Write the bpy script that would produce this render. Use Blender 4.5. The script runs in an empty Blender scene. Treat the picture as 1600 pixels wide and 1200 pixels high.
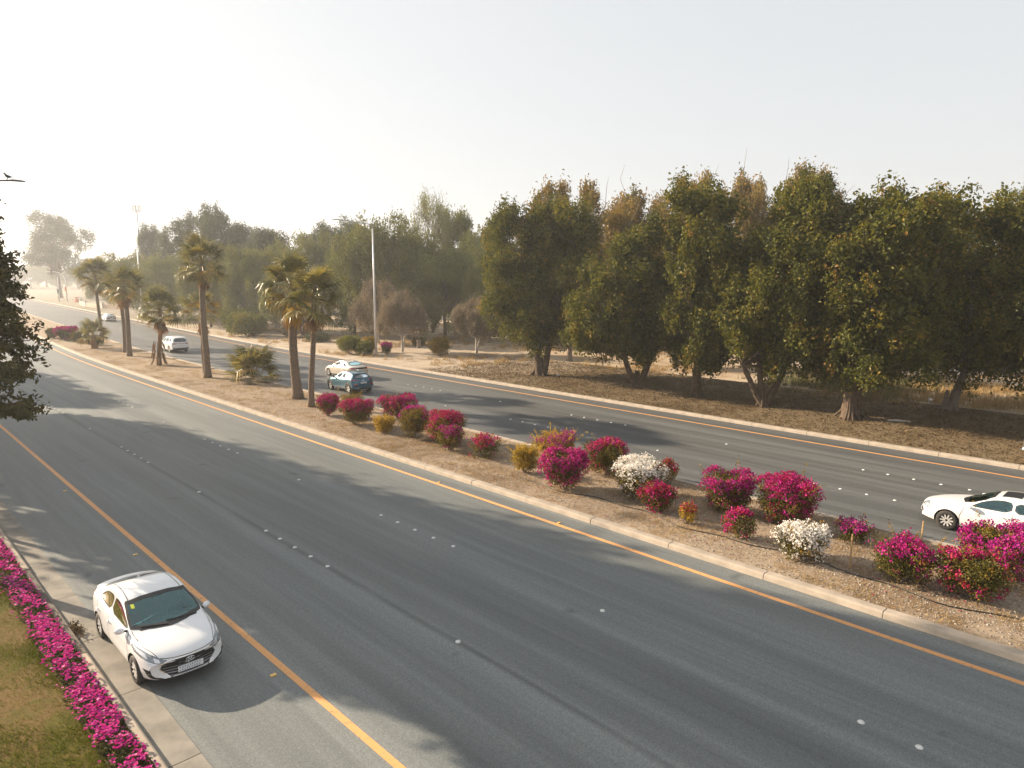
import bpy, bmesh, math, random
import numpy as np
from mathutils import Vector, Matrix
from mathutils.bvhtree import BVHTree

R = math.radians
scene = bpy.context.scene
col = scene.collection

# ------------------------------------------------------------------ camera
cam_d = bpy.data.cameras.new('camera')
cam = bpy.data.objects.new('camera', cam_d)
col.objects.link(cam)
cam.location = (0, 0, 8.75)
cam.rotation_euler = (R(90 - 8.78), 0, R(-43.87))
cam_d.sensor_width = 36.0
cam_d.lens = 36.0 * 1109 / 1600
cam_d.clip_start = 0.1
cam_d.clip_end = 4000
scene.camera = cam

# ------------------------------------------------------------------ sky, sun, exposure
SUN_EL = 22.0
SUN_DIR = Vector((-0.37, 0.929, 0)).normalized()          # where the sun stands, seen from above
world = bpy.data.worlds.new('World')
scene.world = world
world.use_nodes = True
wn, wl = world.node_tree.nodes, world.node_tree.links
wn.clear()
w_out = wn.new('ShaderNodeOutputWorld')
w_bg = wn.new('ShaderNodeBackground')
w_sky = wn.new('ShaderNodeTexSky')
w_sky.sky_type = 'NISHITA'
w_sky.sun_disc = False
w_sky.sun_elevation = R(SUN_EL)
w_sky.sun_rotation = math.atan2(SUN_DIR.x, SUN_DIR.y)
w_sky.air_density = 1.0
w_sky.dust_density = 2.0
w_sky.ozone_density = 1.2
w_hs = wn.new('ShaderNodeHueSaturation')
w_hs.inputs['Saturation'].default_value = 0.55
# a dusty, evenly bright sky: the clear-air contrast between the sun side and the far side is flattened
w_gm = wn.new('ShaderNodeGamma'); w_gm.inputs['Gamma'].default_value = 0.21
w_hs.inputs['Value'].default_value = 1.97
wl.new(w_sky.outputs[0], w_gm.inputs['Color'])
wl.new(w_gm.outputs[0], w_hs.inputs['Color'])
wl.new(w_hs.outputs[0], w_bg.inputs['Color'])
w_bg.inputs['Strength'].default_value = 0.12
wl.new(w_bg.outputs[0], w_out.inputs['Surface'])

sun_d = bpy.data.lights.new('sun', 'SUN')
sun_d.energy = 5.0
sun_d.angle = R(0.6)
sun_d.color = (1.0, 0.82, 0.61)
sun = bpy.data.objects.new('sun', sun_d)
col.objects.link(sun)
tosun = Vector((SUN_DIR.x * math.cos(R(SUN_EL)), SUN_DIR.y * math.cos(R(SUN_EL)), math.sin(R(SUN_EL))))
sun.rotation_euler = (-tosun).to_track_quat('-Z', 'Y').to_euler()
sun.location = (-30, 60, 60)

scene.view_settings.view_transform = 'Standard'
scene.view_settings.look = 'None'
scene.view_settings.gamma = 1
scene.view_settings.exposure = 1.42
scene.view_settings.use_curve_mapping = False
scene.cycles.max_bounces = 8
scene.cycles.transparent_max_bounces = 16
scene.cycles.volume_bounces = 1
scene.cycles.use_denoising = True

# ================================================================== helpers
RNG = np.random.default_rng(7)

def link(o, parent=None):
    col.objects.link(o)
    if parent is not None:
        o.parent = parent
    return o

def tag(o, label=None, cat=None, group=None, kind=None):
    if label: o['label'] = label
    if cat: o['category'] = cat
    if group: o['group'] = group
    if kind: o['kind'] = kind
    return o

def empty(name, loc=(0, 0, 0), rz=0.0, label=None, cat=None, group=None, scale=None):
    o = bpy.data.objects.new(name, None)
    o.empty_display_size = 0.2
    link(o)
    o.location = loc
    o.rotation_euler = (0, 0, rz)
    if scale: o.scale = scale
    return tag(o, label, cat, group)

class MB:
    """collects numpy vertices and faces; build() links them as one mesh object"""
    def __init__(self):
        self.v, self.f, self.m, self.a, self.n = [], [], [], [], 0
    def add(self, V, F, mi=0, tint=None):
        V = np.asarray(V, float).reshape(-1, 3)
        F = np.asarray(F, int)
        self.v.append(V)
        self.f.append(F + self.n)
        self.m.append(np.full(len(F), mi) if np.isscalar(mi) else np.asarray(mi))
        self.a.append(np.zeros(len(F)) if tint is None else np.asarray(tint, float))
        self.n += len(V)
        return self
    def box(self, c, s, mi=0, rot=None):
        V = np.array([[x, y, z] for x in (-.5, .5) for y in (-.5, .5) for z in (-.5, .5)]) * np.array(s)
        if rot is not None: V = V @ np.array(Matrix.Rotation(rot, 3, 'Z')).T
        return self.add(V + np.array(c), [[0, 1, 3, 2], [4, 6, 7, 5], [0, 4, 5, 1], [2, 3, 7, 6], [0, 2, 6, 4], [1, 5, 7, 3]], mi)
    def tube(self, pts, rad, n=8, mi=0, caps=True, tint=None):
        pts = np.asarray(pts, float); rad = np.broadcast_to(np.asarray(rad, float), (len(pts),))
        T = np.gradient(pts, axis=0); T /= np.linalg.norm(T, axis=1)[:, None] + 1e-9
        ref = np.array([1., 0, 0]) if abs(T[0, 0]) < .8 else np.array([0, 1., 0])
        V = []
        a = np.arange(n) * 2 * np.pi / n
        for p, t, r in zip(pts, T, rad):
            u = np.cross(t, ref); u /= np.linalg.norm(u) + 1e-9
            w = np.cross(t, u)
            V.append(p + r * (np.cos(a)[:, None] * u + np.sin(a)[:, None] * w))
        V = np.concatenate(V)
        F = []
        for i in range(len(pts) - 1):
            for j in range(n):
                k = (j + 1) % n
                F.append([i * n + j, i * n + k, (i + 1) * n + k, (i + 1) * n + j])
        self.add(V, F, mi, None if tint is None else np.full(len(F), tint))
        if caps:
            L = len(pts) - 1
            c = np.array([pts[0], pts[-1]])
            base = self.n
            self.add(c, np.zeros((0, 3), int))
            o = base - len(V)
            t0 = [[o + (j + 1) % n, o + j, base] for j in range(n)]
            t1 = [[o + L * n + j, o + L * n + (j + 1) % n, base + 1] for j in range(n)]
            self.f.append(np.array(t0 + t1)); self.m.append(np.full(2 * n, mi)); self.a.append(np.full(2 * n, 0 if tint is None else tint))
        return self
    def lathe(self, prof, n=16, c=(0, 0, 0), axis='z', mi=0):
        prof = np.asarray(prof, float)
        a = np.arange(n) * 2 * np.pi / n
        V = []
        for r, h in prof:
            V.append(np.stack([r * np.cos(a), r * np.sin(a), np.full(n, h)], 1))
        V = np.concatenate(V)
        if axis == 'y': V = V[:, [0, 2, 1]] * np.array([1, 1, -1])
        if axis == 'x': V = V[:, [2, 0, 1]]
        F = [[i * n + j, i * n + (j + 1) % n, (i + 1) * n + (j + 1) % n, (i + 1) * n + j] for i in range(len(prof) - 1) for j in range(n)]
        return self.add(V + np.array(c), F, mi)
    def mesh(self, name, mats, smooth=False, sharp=None):
        me = bpy.data.meshes.new(name)
        V = np.concatenate(self.v)
        sizes = np.concatenate([np.full(len(f), f.shape[1]) if len(f) else np.zeros(0, int) for f in self.f]).astype(int)
        loops = np.concatenate([f.ravel() for f in self.f]).astype(np.int32)
        mi = np.concatenate(self.m).astype(np.int32)
        tint = np.concatenate(self.a).astype(np.float32)
        starts = np.concatenate([[0], np.cumsum(sizes)[:-1]]).astype(np.int32)
        me.vertices.add(len(V)); me.vertices.foreach_set('co', V.astype(np.float32).ravel())
        me.loops.add(len(loops)); me.loops.foreach_set('vertex_index', loops)
        me.polygons.add(len(sizes)); me.polygons.foreach_set('loop_start', starts)
        me.polygons.foreach_set('material_index', mi)
        me.polygons.foreach_set('use_smooth', np.full(len(sizes), smooth))
        at = me.attributes.new('tint', 'FLOAT', 'FACE')
        at.data.foreach_set('value', tint)
        for m in (mats if isinstance(mats, (list, tuple)) else [mats]): me.materials.append(m)
        me.update(calc_edges=True)
        me.validate()
        if smooth and sharp is not None: me.set_sharp_from_angle(angle=R(sharp))
        return me
    def build(self, name, mats, parent=None, smooth=False, sharp=None, kind=None):
        o = bpy.data.objects.new(name, self.mesh(name, mats, smooth, sharp))
        link(o, parent)
        if kind: o['kind'] = kind
        return o

def obj(name, me, parent=None, kind=None):
    o = bpy.data.objects.new(name, me)
    link(o, parent)
    if kind: o['kind'] = kind
    return o

# ------------------------------------------------------------------ materials
def new_mat(name):
    m = bpy.data.materials.new(name)
    m.use_nodes = True
    nt = m.node_tree
    nt.nodes.clear()
    out = nt.nodes.new('ShaderNodeOutputMaterial')
    return m, nt, out

def N(nt, t, **kw):
    n = nt.nodes.new(t)
    for k, v in kw.items():
        if k in n.inputs: n.inputs[k].default_value = v
        else: setattr(n, k, v)
    return n

def ramp(nt, fac, stops, interp='LINEAR'):
    r = nt.nodes.new('ShaderNodeValToRGB')
    r.color_ramp.interpolation = interp
    el = r.color_ramp.elements
    while len(el) < len(stops): el.new(0.5)
    for e, (p, c) in zip(el, stops):
        e.position = p
        e.color = (*c, 1) if len(c) == 3 else c
    nt.links.new(fac, r.inputs['Fac'])
    return r.outputs['Color']

def coords(nt, scale=(1, 1, 1), kind='Object', rot=(0, 0, 0)):
    tc = nt.nodes.new('ShaderNodeTexCoord')
    mp = nt.nodes.new('ShaderNodeMapping')
    mp.inputs['Scale'].default_value = scale
    mp.inputs['Rotation'].default_value = rot
    nt.links.new(tc.outputs[kind], mp.inputs['Vector'])
    return mp.outputs[0]

def noise(nt, vec, scale, detail=4, rough=.55, dist=0.0):
    n = N(nt, 'ShaderNodeTexNoise', Scale=scale, Detail=detail, Roughness=rough, Distortion=dist)
    nt.links.new(vec, n.inputs['Vector'])
    return n.outputs['Fac']

def mixc(nt, fac, a, b, mode='MIX'):
    m = nt.nodes.new('ShaderNodeMix')
    m.data_type = 'RGBA'; m.blend_type = mode
    for s, v in ((0, fac), (6, a), (7, b)):
        if isinstance(v, (int, float)): m.inputs[s].default_value = v
        elif isinstance(v, tuple): m.inputs[s].default_value = (*v, 1)
        else: nt.links.new(v, m.inputs[s])
    return m.outputs[2]

def bump(nt, height, strength=.3, dist=.02):
    b = N(nt, 'ShaderNodeBump', Strength=strength, Distance=dist)
    nt.links.new(height, b.inputs['Height'])
    return b.outputs[0]

def mth(nt, op, a, b=0.0, clamp=False):
    m = nt.nodes.new('ShaderNodeMath'); m.operation = op; m.use_clamp = clamp
    for i, v in enumerate((a, b)):
        if isinstance(v, (int, float)): m.inputs[i].default_value = v
        else: nt.links.new(v, m.inputs[i])
    return m.outputs[0]

def simple(name, c, rough=.6, metal=0.0, c2=None, scale=8.0, spec=.5, coat=0.0, bmp=0.0, bscale=None, kind='Object'):
    m, nt, out = new_mat(name)
    p = N(nt, 'ShaderNodeBsdfPrincipled', Roughness=rough, Metallic=metal)
    p.inputs['Specular IOR Level'].default_value = spec
    p.inputs['Coat Weight'].default_value = coat
    p.inputs['Coat Roughness'].default_value = .04
    v = coords(nt, kind=kind)
    c2 = c2 or tuple(x * .82 for x in c)
    f = noise(nt, v, scale)
    nt.links.new(ramp(nt, f, [(.35, c), (.7, c2)]), p.inputs['Base Color'])
    if bmp:
        nt.links.new(bump(nt, noise(nt, v, bscale or scale * 3), bmp, .01), p.inputs['Normal'])
    nt.links.new(p.outputs[0], out.inputs['Surface'])
    return m

def leaf_mat(name, stops, trans=.3, rough=.6, gloss=.02):
    m, nt, out = new_mat(name)
    a = nt.nodes.new('ShaderNodeAttribute'); a.attribute_name = 'tint'
    c = ramp(nt, a.outputs['Fac'], stops)
    d = nt.nodes.new('ShaderNodeBsdfDiffuse'); nt.links.new(c, d.inputs['Color'])
    t = nt.nodes.new('ShaderNodeBsdfTranslucent'); nt.links.new(c, t.inputs['Color'])
    mx = N(nt, 'ShaderNodeMixShader', Fac=trans)
    nt.links.new(d.outputs[0], mx.inputs[1]); nt.links.new(t.outputs[0], mx.inputs[2])
    g = N(nt, 'ShaderNodeBsdfGlossy', Roughness=rough)
    m2 = N(nt, 'ShaderNodeMixShader', Fac=gloss)
    nt.links.new(mx.outputs[0], m2.inputs[1]); nt.links.new(g.outputs[0], m2.inputs[2])
    nt.links.new(m2.outputs[0], out.inputs['Surface'])
    return m

def noise_vec(nt, vec, amount):
    n = N(nt, 'ShaderNodeTexNoise', Scale=1.7, Detail=3.0); nt.links.new(vec, n.inputs['Vector'])
    m = nt.nodes.new('ShaderNodeVectorMath'); m.operation = 'SCALE'; m.inputs['Scale'].default_value = amount * 4
    nt.links.new(n.outputs['Color'], m.inputs[0])
    a = nt.nodes.new('ShaderNodeVectorMath'); a.operation = 'ADD'
    nt.links.new(vec, a.inputs[0]); nt.links.new(m.outputs[0], a.inputs[1])
    return a.outputs[0]

def asphalt(name, base, seam_x, seed):
    m, nt, out = new_mat(name)
    p = N(nt, 'ShaderNodeBsdfPrincipled', Roughness=.62)
    p.inputs['Specular IOR Level'].default_value = .45
    v = coords(nt)
    vs = coords(nt, (.85, .022, 1), rot=(0, 0, 0))
    vs2 = coords(nt, (3.6, .11, 1))
    vp = coords(nt, (.16, .045, 1))
    st = noise(nt, vs, 1.0 + seed * .07, 5, .62, .35)
    st2 = noise(nt, vs2, 1.0, 4, .6, .2)
    pt = noise(nt, vp, 1.0, 3)
    fine = noise(nt, v, 26, 5, .8)
    mid = noise(nt, v, 9, 4, .6)
    vo = N(nt, 'ShaderNodeTexVoronoi', Scale=34.0); nt.links.new(v, vo.inputs['Vector'])
    c = ramp(nt, st, [(.34, tuple(x * .74 for x in base)), (.5, base), (.64, tuple(x * 1.28 for x in base))])
    c = mixc(nt, .28, c, ramp(nt, st2, [(.33, (.66, .66, .66)), (.5, (1, 1, 1)), (.67, (1.28, 1.26, 1.22))]), 'MULTIPLY')
    c = mixc(nt, .5, c, ramp(nt, pt, [(.36, (.78, .80, .82)), (.62, (1.16, 1.13, 1.08))]), 'MULTIPLY')
    c = mixc(nt, .75, c, ramp(nt, fine, [(.32, (.45, .45, .45)), (.68, (1.6, 1.57, 1.52))]), 'MULTIPLY')
    c = mixc(nt, .5, c, ramp(nt, mid, [(.35, (.82, .82, .82)), (.68, (1.2, 1.2, 1.2))]), 'MULTIPLY')
    sp = ramp(nt, vo.outputs['Distance'], [(.06, (1.5, 1.48, 1.42)), (.2, (1, 1, 1))])
    c = mixc(nt, .3, c, sp, 'MULTIPLY')
    drip = N(nt, 'ShaderNodeTexVoronoi', Scale=.42); nt.links.new(noise_vec(nt, v, .25), drip.inputs['Vector'])
    dm = mth(nt, 'MULTIPLY', ramp(nt, drip.outputs['Distance'], [(.02, (1, 1, 1)), (.11, (0, 0, 0))]), .55)
    c = mixc(nt, dm, c, (.045, .045, .045))
    # tar seam along the paving joint
    sx = nt.nodes.new('ShaderNodeSeparateXYZ'); nt.links.new(v, sx.inputs[0])
    for (x0, wd, k) in seam_x:
        wob = mth(nt, 'MULTIPLY', mth(nt, 'SUBTRACT', noise(nt, coords(nt, (.5, .12, 1)), 1.0, 4), .5), .35)
        d = mth(nt, 'ABSOLUTE', mth(nt, 'ADD', mth(nt, 'SUBTRACT', sx.outputs[0], x0), wob))
        brk = noise(nt, coords(nt, (1, .25, 1)), 1.3, 4)
        f = mth(nt, 'MULTIPLY', mth(nt, 'SUBTRACT', 1.0, mth(nt, 'DIVIDE', d, wd), True), mth(nt, 'MULTIPLY', brk, k))
        c = mixc(nt, f, c, (.035, .035, .036))
    nt.links.new(c, p.inputs['Base Color'])
    nt.links.new(ramp(nt, st, [(.3, (.55,) * 3), (.7, (.7,) * 3)]), p.inputs['Roughness'])
    nt.links.new(bump(nt, fine, .35, .012), p.inputs['Normal'])
    nt.links.new(p.outputs[0], out.inputs['Surface'])
    return m

def line_paint():
    m, nt, out = new_mat('yellow_line_paint')
    p = N(nt, 'ShaderNodeBsdfPrincipled', Roughness=.6)
    v = coords(nt)
    wear = noise(nt, v, 7, 6, .7)
    big = noise(nt, coords(nt, (1, .08, 1)), .6, 3)
    c = ramp(nt, big, [(.3, (.60, .28, .095)), (.7, (.70, .36, .13))])
    c = mixc(nt, ramp(nt, wear, [(.56, (0, 0, 0)), (.68, (.85, .85, .85))]), c, (.16, .14, .12))
    nt.links.new(c, p.inputs['Base Color'])
    nt.links.new(bump(nt, noise(nt, v, 60), .25, .01), p.inputs['Normal'])
    nt.links.new(p.outputs[0], out.inputs['Surface'])
    return m

def earth(name, cols, scales=(.12, .9, 7, 40), bmp=.5, cols2=None, y0=0.0, yw=10.0):
    m, nt, out = new_mat(name)
    p = N(nt, 'ShaderNodeBsdfPrincipled', Roughness=.95)
    p.inputs['Specular IOR Level'].default_value = .15
    v = coords(nt)
    a = noise(nt, v, scales[0], 5, .6, .6)
    b = noise(nt, v, scales[1], 5, .65, .4)
    c_ = noise(nt, v, scales[2], 5, .7)
    d = noise(nt, v, scales[3], 3, .7)
    ab = mth(nt, 'ADD', mth(nt, 'MULTIPLY', a, .6), mth(nt, 'MULTIPLY', b, .4))
    n = len(cols)
    c = ramp(nt, ab, [(.36 + .28 * i / (n - 1), cols[i]) for i in range(n)])
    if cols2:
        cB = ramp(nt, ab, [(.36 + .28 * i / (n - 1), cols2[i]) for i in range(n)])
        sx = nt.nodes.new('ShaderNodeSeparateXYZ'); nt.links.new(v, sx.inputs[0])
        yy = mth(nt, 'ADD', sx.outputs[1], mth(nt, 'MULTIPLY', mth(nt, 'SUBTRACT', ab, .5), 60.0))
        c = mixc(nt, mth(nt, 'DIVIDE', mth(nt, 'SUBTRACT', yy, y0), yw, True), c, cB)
    c = mixc(nt, .7, c, ramp(nt, c_, [(.3, (.62, .58, .54)), (.5, (1, 1, 1)), (.72, (1.35, 1.32, 1.28))]), 'MULTIPLY')
    c = mixc(nt, .6, c, ramp(nt, d, [(.3, (.6, .58, .55)), (.7, (1.4, 1.4, 1.4))]), 'MULTIPLY')
    nt.links.new(c, p.inputs['Base Color'])
    h = mth(nt, 'ADD', mth(nt, 'MULTIPLY', c_, .6), mth(nt, 'MULTIPLY', d, .4))
    nt.links.new(bump(nt, h, bmp, .06), p.inputs['Normal'])
    nt.links.new(p.outputs[0], out.inputs['Surface'])
    return m

def car_paint(name, c, metal=0.0):
    m, nt, out = new_mat(name)
    p = N(nt, 'ShaderNodeBsdfPrincipled', Roughness=.32, Metallic=metal)
    p.inputs['Coat Weight'].default_value = .8
    p.inputs['Coat Roughness'].default_value = .05
    v = coords(nt)
    f = noise(nt, v, 3.0, 5)
    cc = ramp(nt, f, [(.35, c), (.75, tuple(x * .93 for x in c))])
    # road dust settles low on the body
    sx = nt.nodes.new('ShaderNodeSeparateXYZ'); nt.links.new(v, sx.inputs[0])
    dust = mth(nt, 'MULTIPLY', mth(nt, 'SUBTRACT', 1.0, mth(nt, 'DIVIDE', sx.outputs[2], .55), True), mth(nt, 'MULTIPLY', noise(nt, v, 6, 5), .5))
    cc = mixc(nt, dust, cc, (.36, .31, .25))
    nt.links.new(cc, p.inputs['Base Color'])
    nt.links.new(p.outputs[0], out.inputs['Surface'])
    return m

def glass_mat(name, tint, refl=.11, rc=(.62, .95, .97)):
    m, nt, out = new_mat(name)
    t = nt.nodes.new('ShaderNodeBsdfTransparent'); t.inputs['Color'].default_value = (*tint, 1)
    g = N(nt, 'ShaderNodeBsdfGlossy', Roughness=.03); g.inputs['Color'].default_value = (*rc, 1)
    lw0 = N(nt, 'ShaderNodeFresnel', IOR=1.5); lw = nt.nodes.new('ShaderNodeMath'); lw.operation = 'ADD'; lw.use_clamp = True; lw.inputs[1].default_value = refl
    nt.links.new(lw0.outputs[0], lw.inputs[0])
    mx = nt.nodes.new('ShaderNodeMixShader')
    nt.links.new(lw.outputs[0], mx.inputs[0])
    nt.links.new(t.outputs[0], mx.inputs[1]); nt.links.new(g.outputs[0], mx.inputs[2])
    nt.links.new(mx.outputs[0], out.inputs['Surface'])
    return m

def emit_mat(name, c, s):
    m, nt, out = new_mat(name)
    e = N(nt, 'ShaderNodeEmission', Strength=s); e.inputs['Color'].default_value = (*c, 1)
    nt.links.new(e.outputs[0], out.inputs['Surface'])
    return m

M = {}
M['asphalt'] = asphalt('asphalt', (.134, .146, .146), [(10.1, .14, .9), (14.6, .05, .35)], 0)
M['asphalt2'] = asphalt('asphalt_far', (.084, .088, .089), [(31.4, .05, .8)], 1)
M['yellow'] = line_paint()
M['stud'] = simple('white_stud', (.74, .74, .71), .4, c2=(.45, .44, .41), scale=14)
M['stud_y'] = simple('amber_stud', (.75, .45, .12), .4)
M['concrete'] = simple('kerb_concrete', (.42, .355, .285), .85, c2=(.27, .23, .185), scale=1.6, spec=.2, bmp=.35, bscale=35)
M['gutter'] = simple('gutter_concrete', (.27, .245, .21), .85, c2=(.16, .15, .13), scale=1.4, spec=.2, bmp=.35, bscale=40)
M['kerb_brown'] = simple('stained_kerb_concrete', (.31, .22, .155), .9, c2=(.24, .18, .13), scale=2, spec=.2, bmp=.3)
M['joint'] = simple('joint_dirt', (.13, .11, .09), .95)
M['median'] = earth('median_gravel', [(.14, .092, .047), (.23, .172, .116), (.31, .245, .178), (.215, .138, .06)])
M['ground'] = earth('sandy_ground', [(.23, .15, .08), (.37, .28, .19), (.45, .365, .265), (.30, .21, .115)], (.07, .5, 5, 30), .5, [(.15, .125, .09), (.20, .17, .125), (.24, .205, .155), (.17, .14, .10)], 118.0, 40.0)
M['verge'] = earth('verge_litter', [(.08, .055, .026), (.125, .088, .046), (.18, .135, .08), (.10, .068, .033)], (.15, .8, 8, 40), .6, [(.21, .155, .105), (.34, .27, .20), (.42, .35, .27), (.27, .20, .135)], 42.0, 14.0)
M['lawn'] = earth('lawn_soil', [(.055, .060, .005), (.085, .075, .010), (.135, .085, .030), (.07, .072, .008)], (.35, 1.3, 9, 60))
M['pebble'] = leaf_mat('gravel_stone', [(0, (.14, .11, .08)), (.5, (.25, .205, .16)), (1, (.40, .35, .29))], 0.0, .7, .02)
M['bark'] = simple('tree_bark', (.13, .095, .068), .95, c2=(.07, .05, .036), scale=5, spec=.1, bmp=1.0, bscale=14)
M['bark_pale'] = simple('whitewashed_bark', (.55, .50, .45), .9, c2=(.36, .31, .26), scale=4, spec=.1, bmp=.6)
M['bark_grey'] = simple('grey_bark', (.26, .21, .165), .95, c2=(.17, .135, .105), scale=4, spec=.1, bmp=.8)
M['palm_bark'] = simple('palm_bark', (.235, .18, .135), .95, c2=(.13, .10, .072), scale=9, spec=.1, bmp=1.0, bscale=22)
M['palm_bark2'] = simple('palm_bark_brown', (.27, .17, .095), .95, c2=(.17, .105, .055), scale=9, spec=.1, bmp=1.0, bscale=22)
M['twig'] = simple('twig', (.20, .15, .11), .95, c2=(.13, .10, .07))
M['white_metal'] = simple('painted_pole_metal', (.62, .62, .63), .4, .2, c2=(.52, .52, .53), scale=2)
M['grey_metal'] = simple('galvanised_metal', (.33, .34, .36), .45, .6, scale=3)
M['dark_metal'] = simple('dark_metal', (.06, .065, .08), .5, .3)
M['rubber'] = simple('tyre_rubber', (.022, .021, .020), .8, c2=(.05, .045, .038), scale=10)
M['black'] = simple('black_plastic', (.012, .012, .013), .45)
M['trim'] = simple('grey_cladding', (.10, .10, .10), .6)
M['alloy'] = simple('wheel_alloy', (.78, .77, .75), .35, .45, c2=(.66, .65, .63))
M['chrome'] = simple('chrome', (.85, .85, .86), .12, 1.0)
M['lamp_glass'] = simple('headlamp_lens', (.10, .12, .14), .06, c2=(.28, .31, .34), scale=9, coat=1)
M['lamp_white'] = simple('headlamp_reflector', (.75, .76, .78), .15, .6)
M['tail'] = simple('tail_lamp_red', (.34, .012, .022), .15, coat=1)
M['plate'] = simple('number_plate', (.72, .73, .74), .4, c2=(.66, .67, .68))
M['plate_ink'] = simple('plate_ink', (.12, .14, .17), .6)
M['cabin'] = simple('cabin_dark', (.06, .065, .07), .8)
M['seat'] = simple('seat_fabric', (.20, .21, .21), .9)
M['seat_l'] = simple('seat_beige', (.36, .32, .27), .9)
M['red_cloth'] = simple('red_cloth', (.45, .03, .02), .8)
M['sticker'] = simple('sticker_yellow', (.62, .68, .05), .6)
M['glass'] = glass_mat('windscreen_glass', (.50, .72, .71))
M['glass_d'] = glass_mat('privacy_glass', (.08, .10, .11), .05, (.85, .95, 1.0))
M['glass_b'] = glass_mat('bronze_glass', (.10, .075, .045), .05, (.95, .85, .7))
M['white_paint'] = car_paint('white_car_paint', (.73, .735, .74))
M['silver_paint'] = car_paint('pale_gold_car_paint', (.60, .53, .46), .35)
M['teal_paint'] = car_paint('teal_car_paint', (.024, .105, .155), .5)
M['blue_paint'] = car_paint('dark_blue_car_paint', (.06, .075, .11), .3)
M['green_lamp'] = emit_mat('green_signal_glow', (.05, 1.0, .35), 3.0)
M['orange_plastic'] = simple('orange_plastic', (.70, .18, .05), .6)
M['wall_pink'] = simple('low_wall_render', (.50, .36, .26), .9)
M['white_block'] = simple('white_block', (.70, .68, .64), .8)
M['wood'] = simple('stake_wood', (.45, .30, .14), .9, c2=(.33, .21, .09), scale=20)
M['hose'] = simple('black_hose', (.012, .012, .012), .5)
M['feather'] = simple('pigeon_feather', (.055, .05, .06), .7)
M['litter'] = simple('white_litter', (.75, .74, .72), .7)

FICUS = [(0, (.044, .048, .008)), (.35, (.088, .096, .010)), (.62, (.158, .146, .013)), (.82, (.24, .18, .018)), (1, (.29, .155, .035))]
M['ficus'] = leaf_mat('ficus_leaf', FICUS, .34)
M['ficus_gold'] = leaf_mat('golden_leaf', [(0, (.11, .10, .020)), (.5, (.23, .165, .030)), (1, (.42, .25, .05))], .3)
M['acacia'] = leaf_mat('acacia_leaf', [(0, (.095, .11, .026)), (.5, (.175, .18, .04)), (1, (.26, .225, .055))], .25)
M['acacia_l'] = leaf_mat('pale_acacia_leaf', [(0, (.125, .145, .042)), (.5, (.205, .215, .065)), (1, (.28, .25, .085))], .25)
M['euca'] = leaf_mat('eucalyptus_leaf', [(0, (.065, .075, .034)), (.5, (.11, .122, .055)), (1, (.165, .16, .07))], .2)
M['dry'] = leaf_mat('dry_leaf', [(0, (.17, .14, .10)), (.5, (.26, .205, .135)), (1, (.36, .27, .14))], .2)
M['hedge'] = leaf_mat('hedge_leaf', [(0, (.09, .10, .012)), (.5, (.19, .19, .022)), (1, (.30, .24, .03))], .25)
M['conif'] = leaf_mat('dark_feathery_leaf', [(0, (.045, .048, .013)), (.5, (.085, .080, .018)), (1, (.15, .11, .028))], .2)
M['palm_g'] = leaf_mat('palm_leaf', [(0, (.085, .090, .022)), (.5, (.17, .155, .034)), (1, (.30, .23, .045))], .35, .4, .08)
M['palm_y'] = leaf_mat('palm_leaf_yellow', [(0, (.17, .12, .02)), (.5, (.30, .20, .03)), (1, (.42, .28, .05))], .4, .4, .06)
M['palm_dead'] = leaf_mat('palm_leaf_dead', [(0, (.19, .11, .05)), (.5, (.30, .175, .08)), (1, (.42, .26, .13))], .3)
M['palm_bloom'] = leaf_mat('palm_inflorescence', [(0, (.45, .24, .02)), (1, (.62, .36, .03))], .3)
M['bougain'] = leaf_mat('bougainvillea_leaf', [(0, (.040, .044, .008)), (.45, (.105, .095, .013)), (.75, (.20, .15, .020)), (1, (.38, .20, .025))], .28)
M['bougain_y'] = leaf_mat('yellowing_leaf', [(0, (.14, .11, .014)), (.5, (.40, .26, .02)), (1, (.62, .38, .03))], .3)
M['magenta'] = leaf_mat('magenta_bract', [(0, (.22, .004, .075)), (.5, (.42, .006, .145)), (.85, (.55, .010, .22)), (1, (.62, .03, .34))], .3)
M['crimson'] = leaf_mat('crimson_bract', [(0, (.20, .005, .035)), (.6, (.42, .009, .08)), (1, (.54, .045, .06))], .3)
M['purple'] = leaf_mat('purple_bract', [(0, (.22, .006, .11)), (.6, (.40, .01, .22)), (1, (.50, .03, .32))], .3)
M['white_fl'] = leaf_mat('white_bract', [(0, (.66, .60, .52)), (.6, (.80, .76, .70)), (1, (.86, .84, .80))], .25)
M['petal'] = leaf_mat('petunia_petal', [(0, (.26, .01, .22)), (.45, (.60, .02, .24)), (.8, (.76, .08, .38)), (1, (.84, .40, .58))], .3)
M['bed_leaf'] = leaf_mat('petunia_leaf', [(0, (.03, .035, .010)), (.6, (.075, .075, .018)), (1, (.15, .12, .03))], .25)
M['grass'] = leaf_mat('lawn_grass', [(0, (.075, .100, .003)), (.5, (.125, .135, .005)), (.8, (.17, .135, .015)), (1, (.24, .15, .05))], .3)
M['straw'] = leaf_mat('dry_grass', [(0, (.24, .15, .05)), (.5, (.38, .255, .10)), (1, (.52, .37, .18))], .3)
M['greengrass'] = leaf_mat('green_tall_grass', [(0, (.10, .105, .035)), (.6, (.17, .165, .06)), (1, (.30, .22, .09))], .3)
M['litter_leaf'] = leaf_mat('fallen_leaf', [(0, (.07, .042, .018)), (.5, (.12, .078, .034)), (1, (.21, .14, .065))], .15)

# ================================================================== setting
def bend(s):
    """the road drifts to the right far away"""
    return .033 * ((s - 85) + math.sqrt((s - 85) ** 2 + 225)) - .033 * (-85 + math.sqrt(85 ** 2 + 225))

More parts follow.
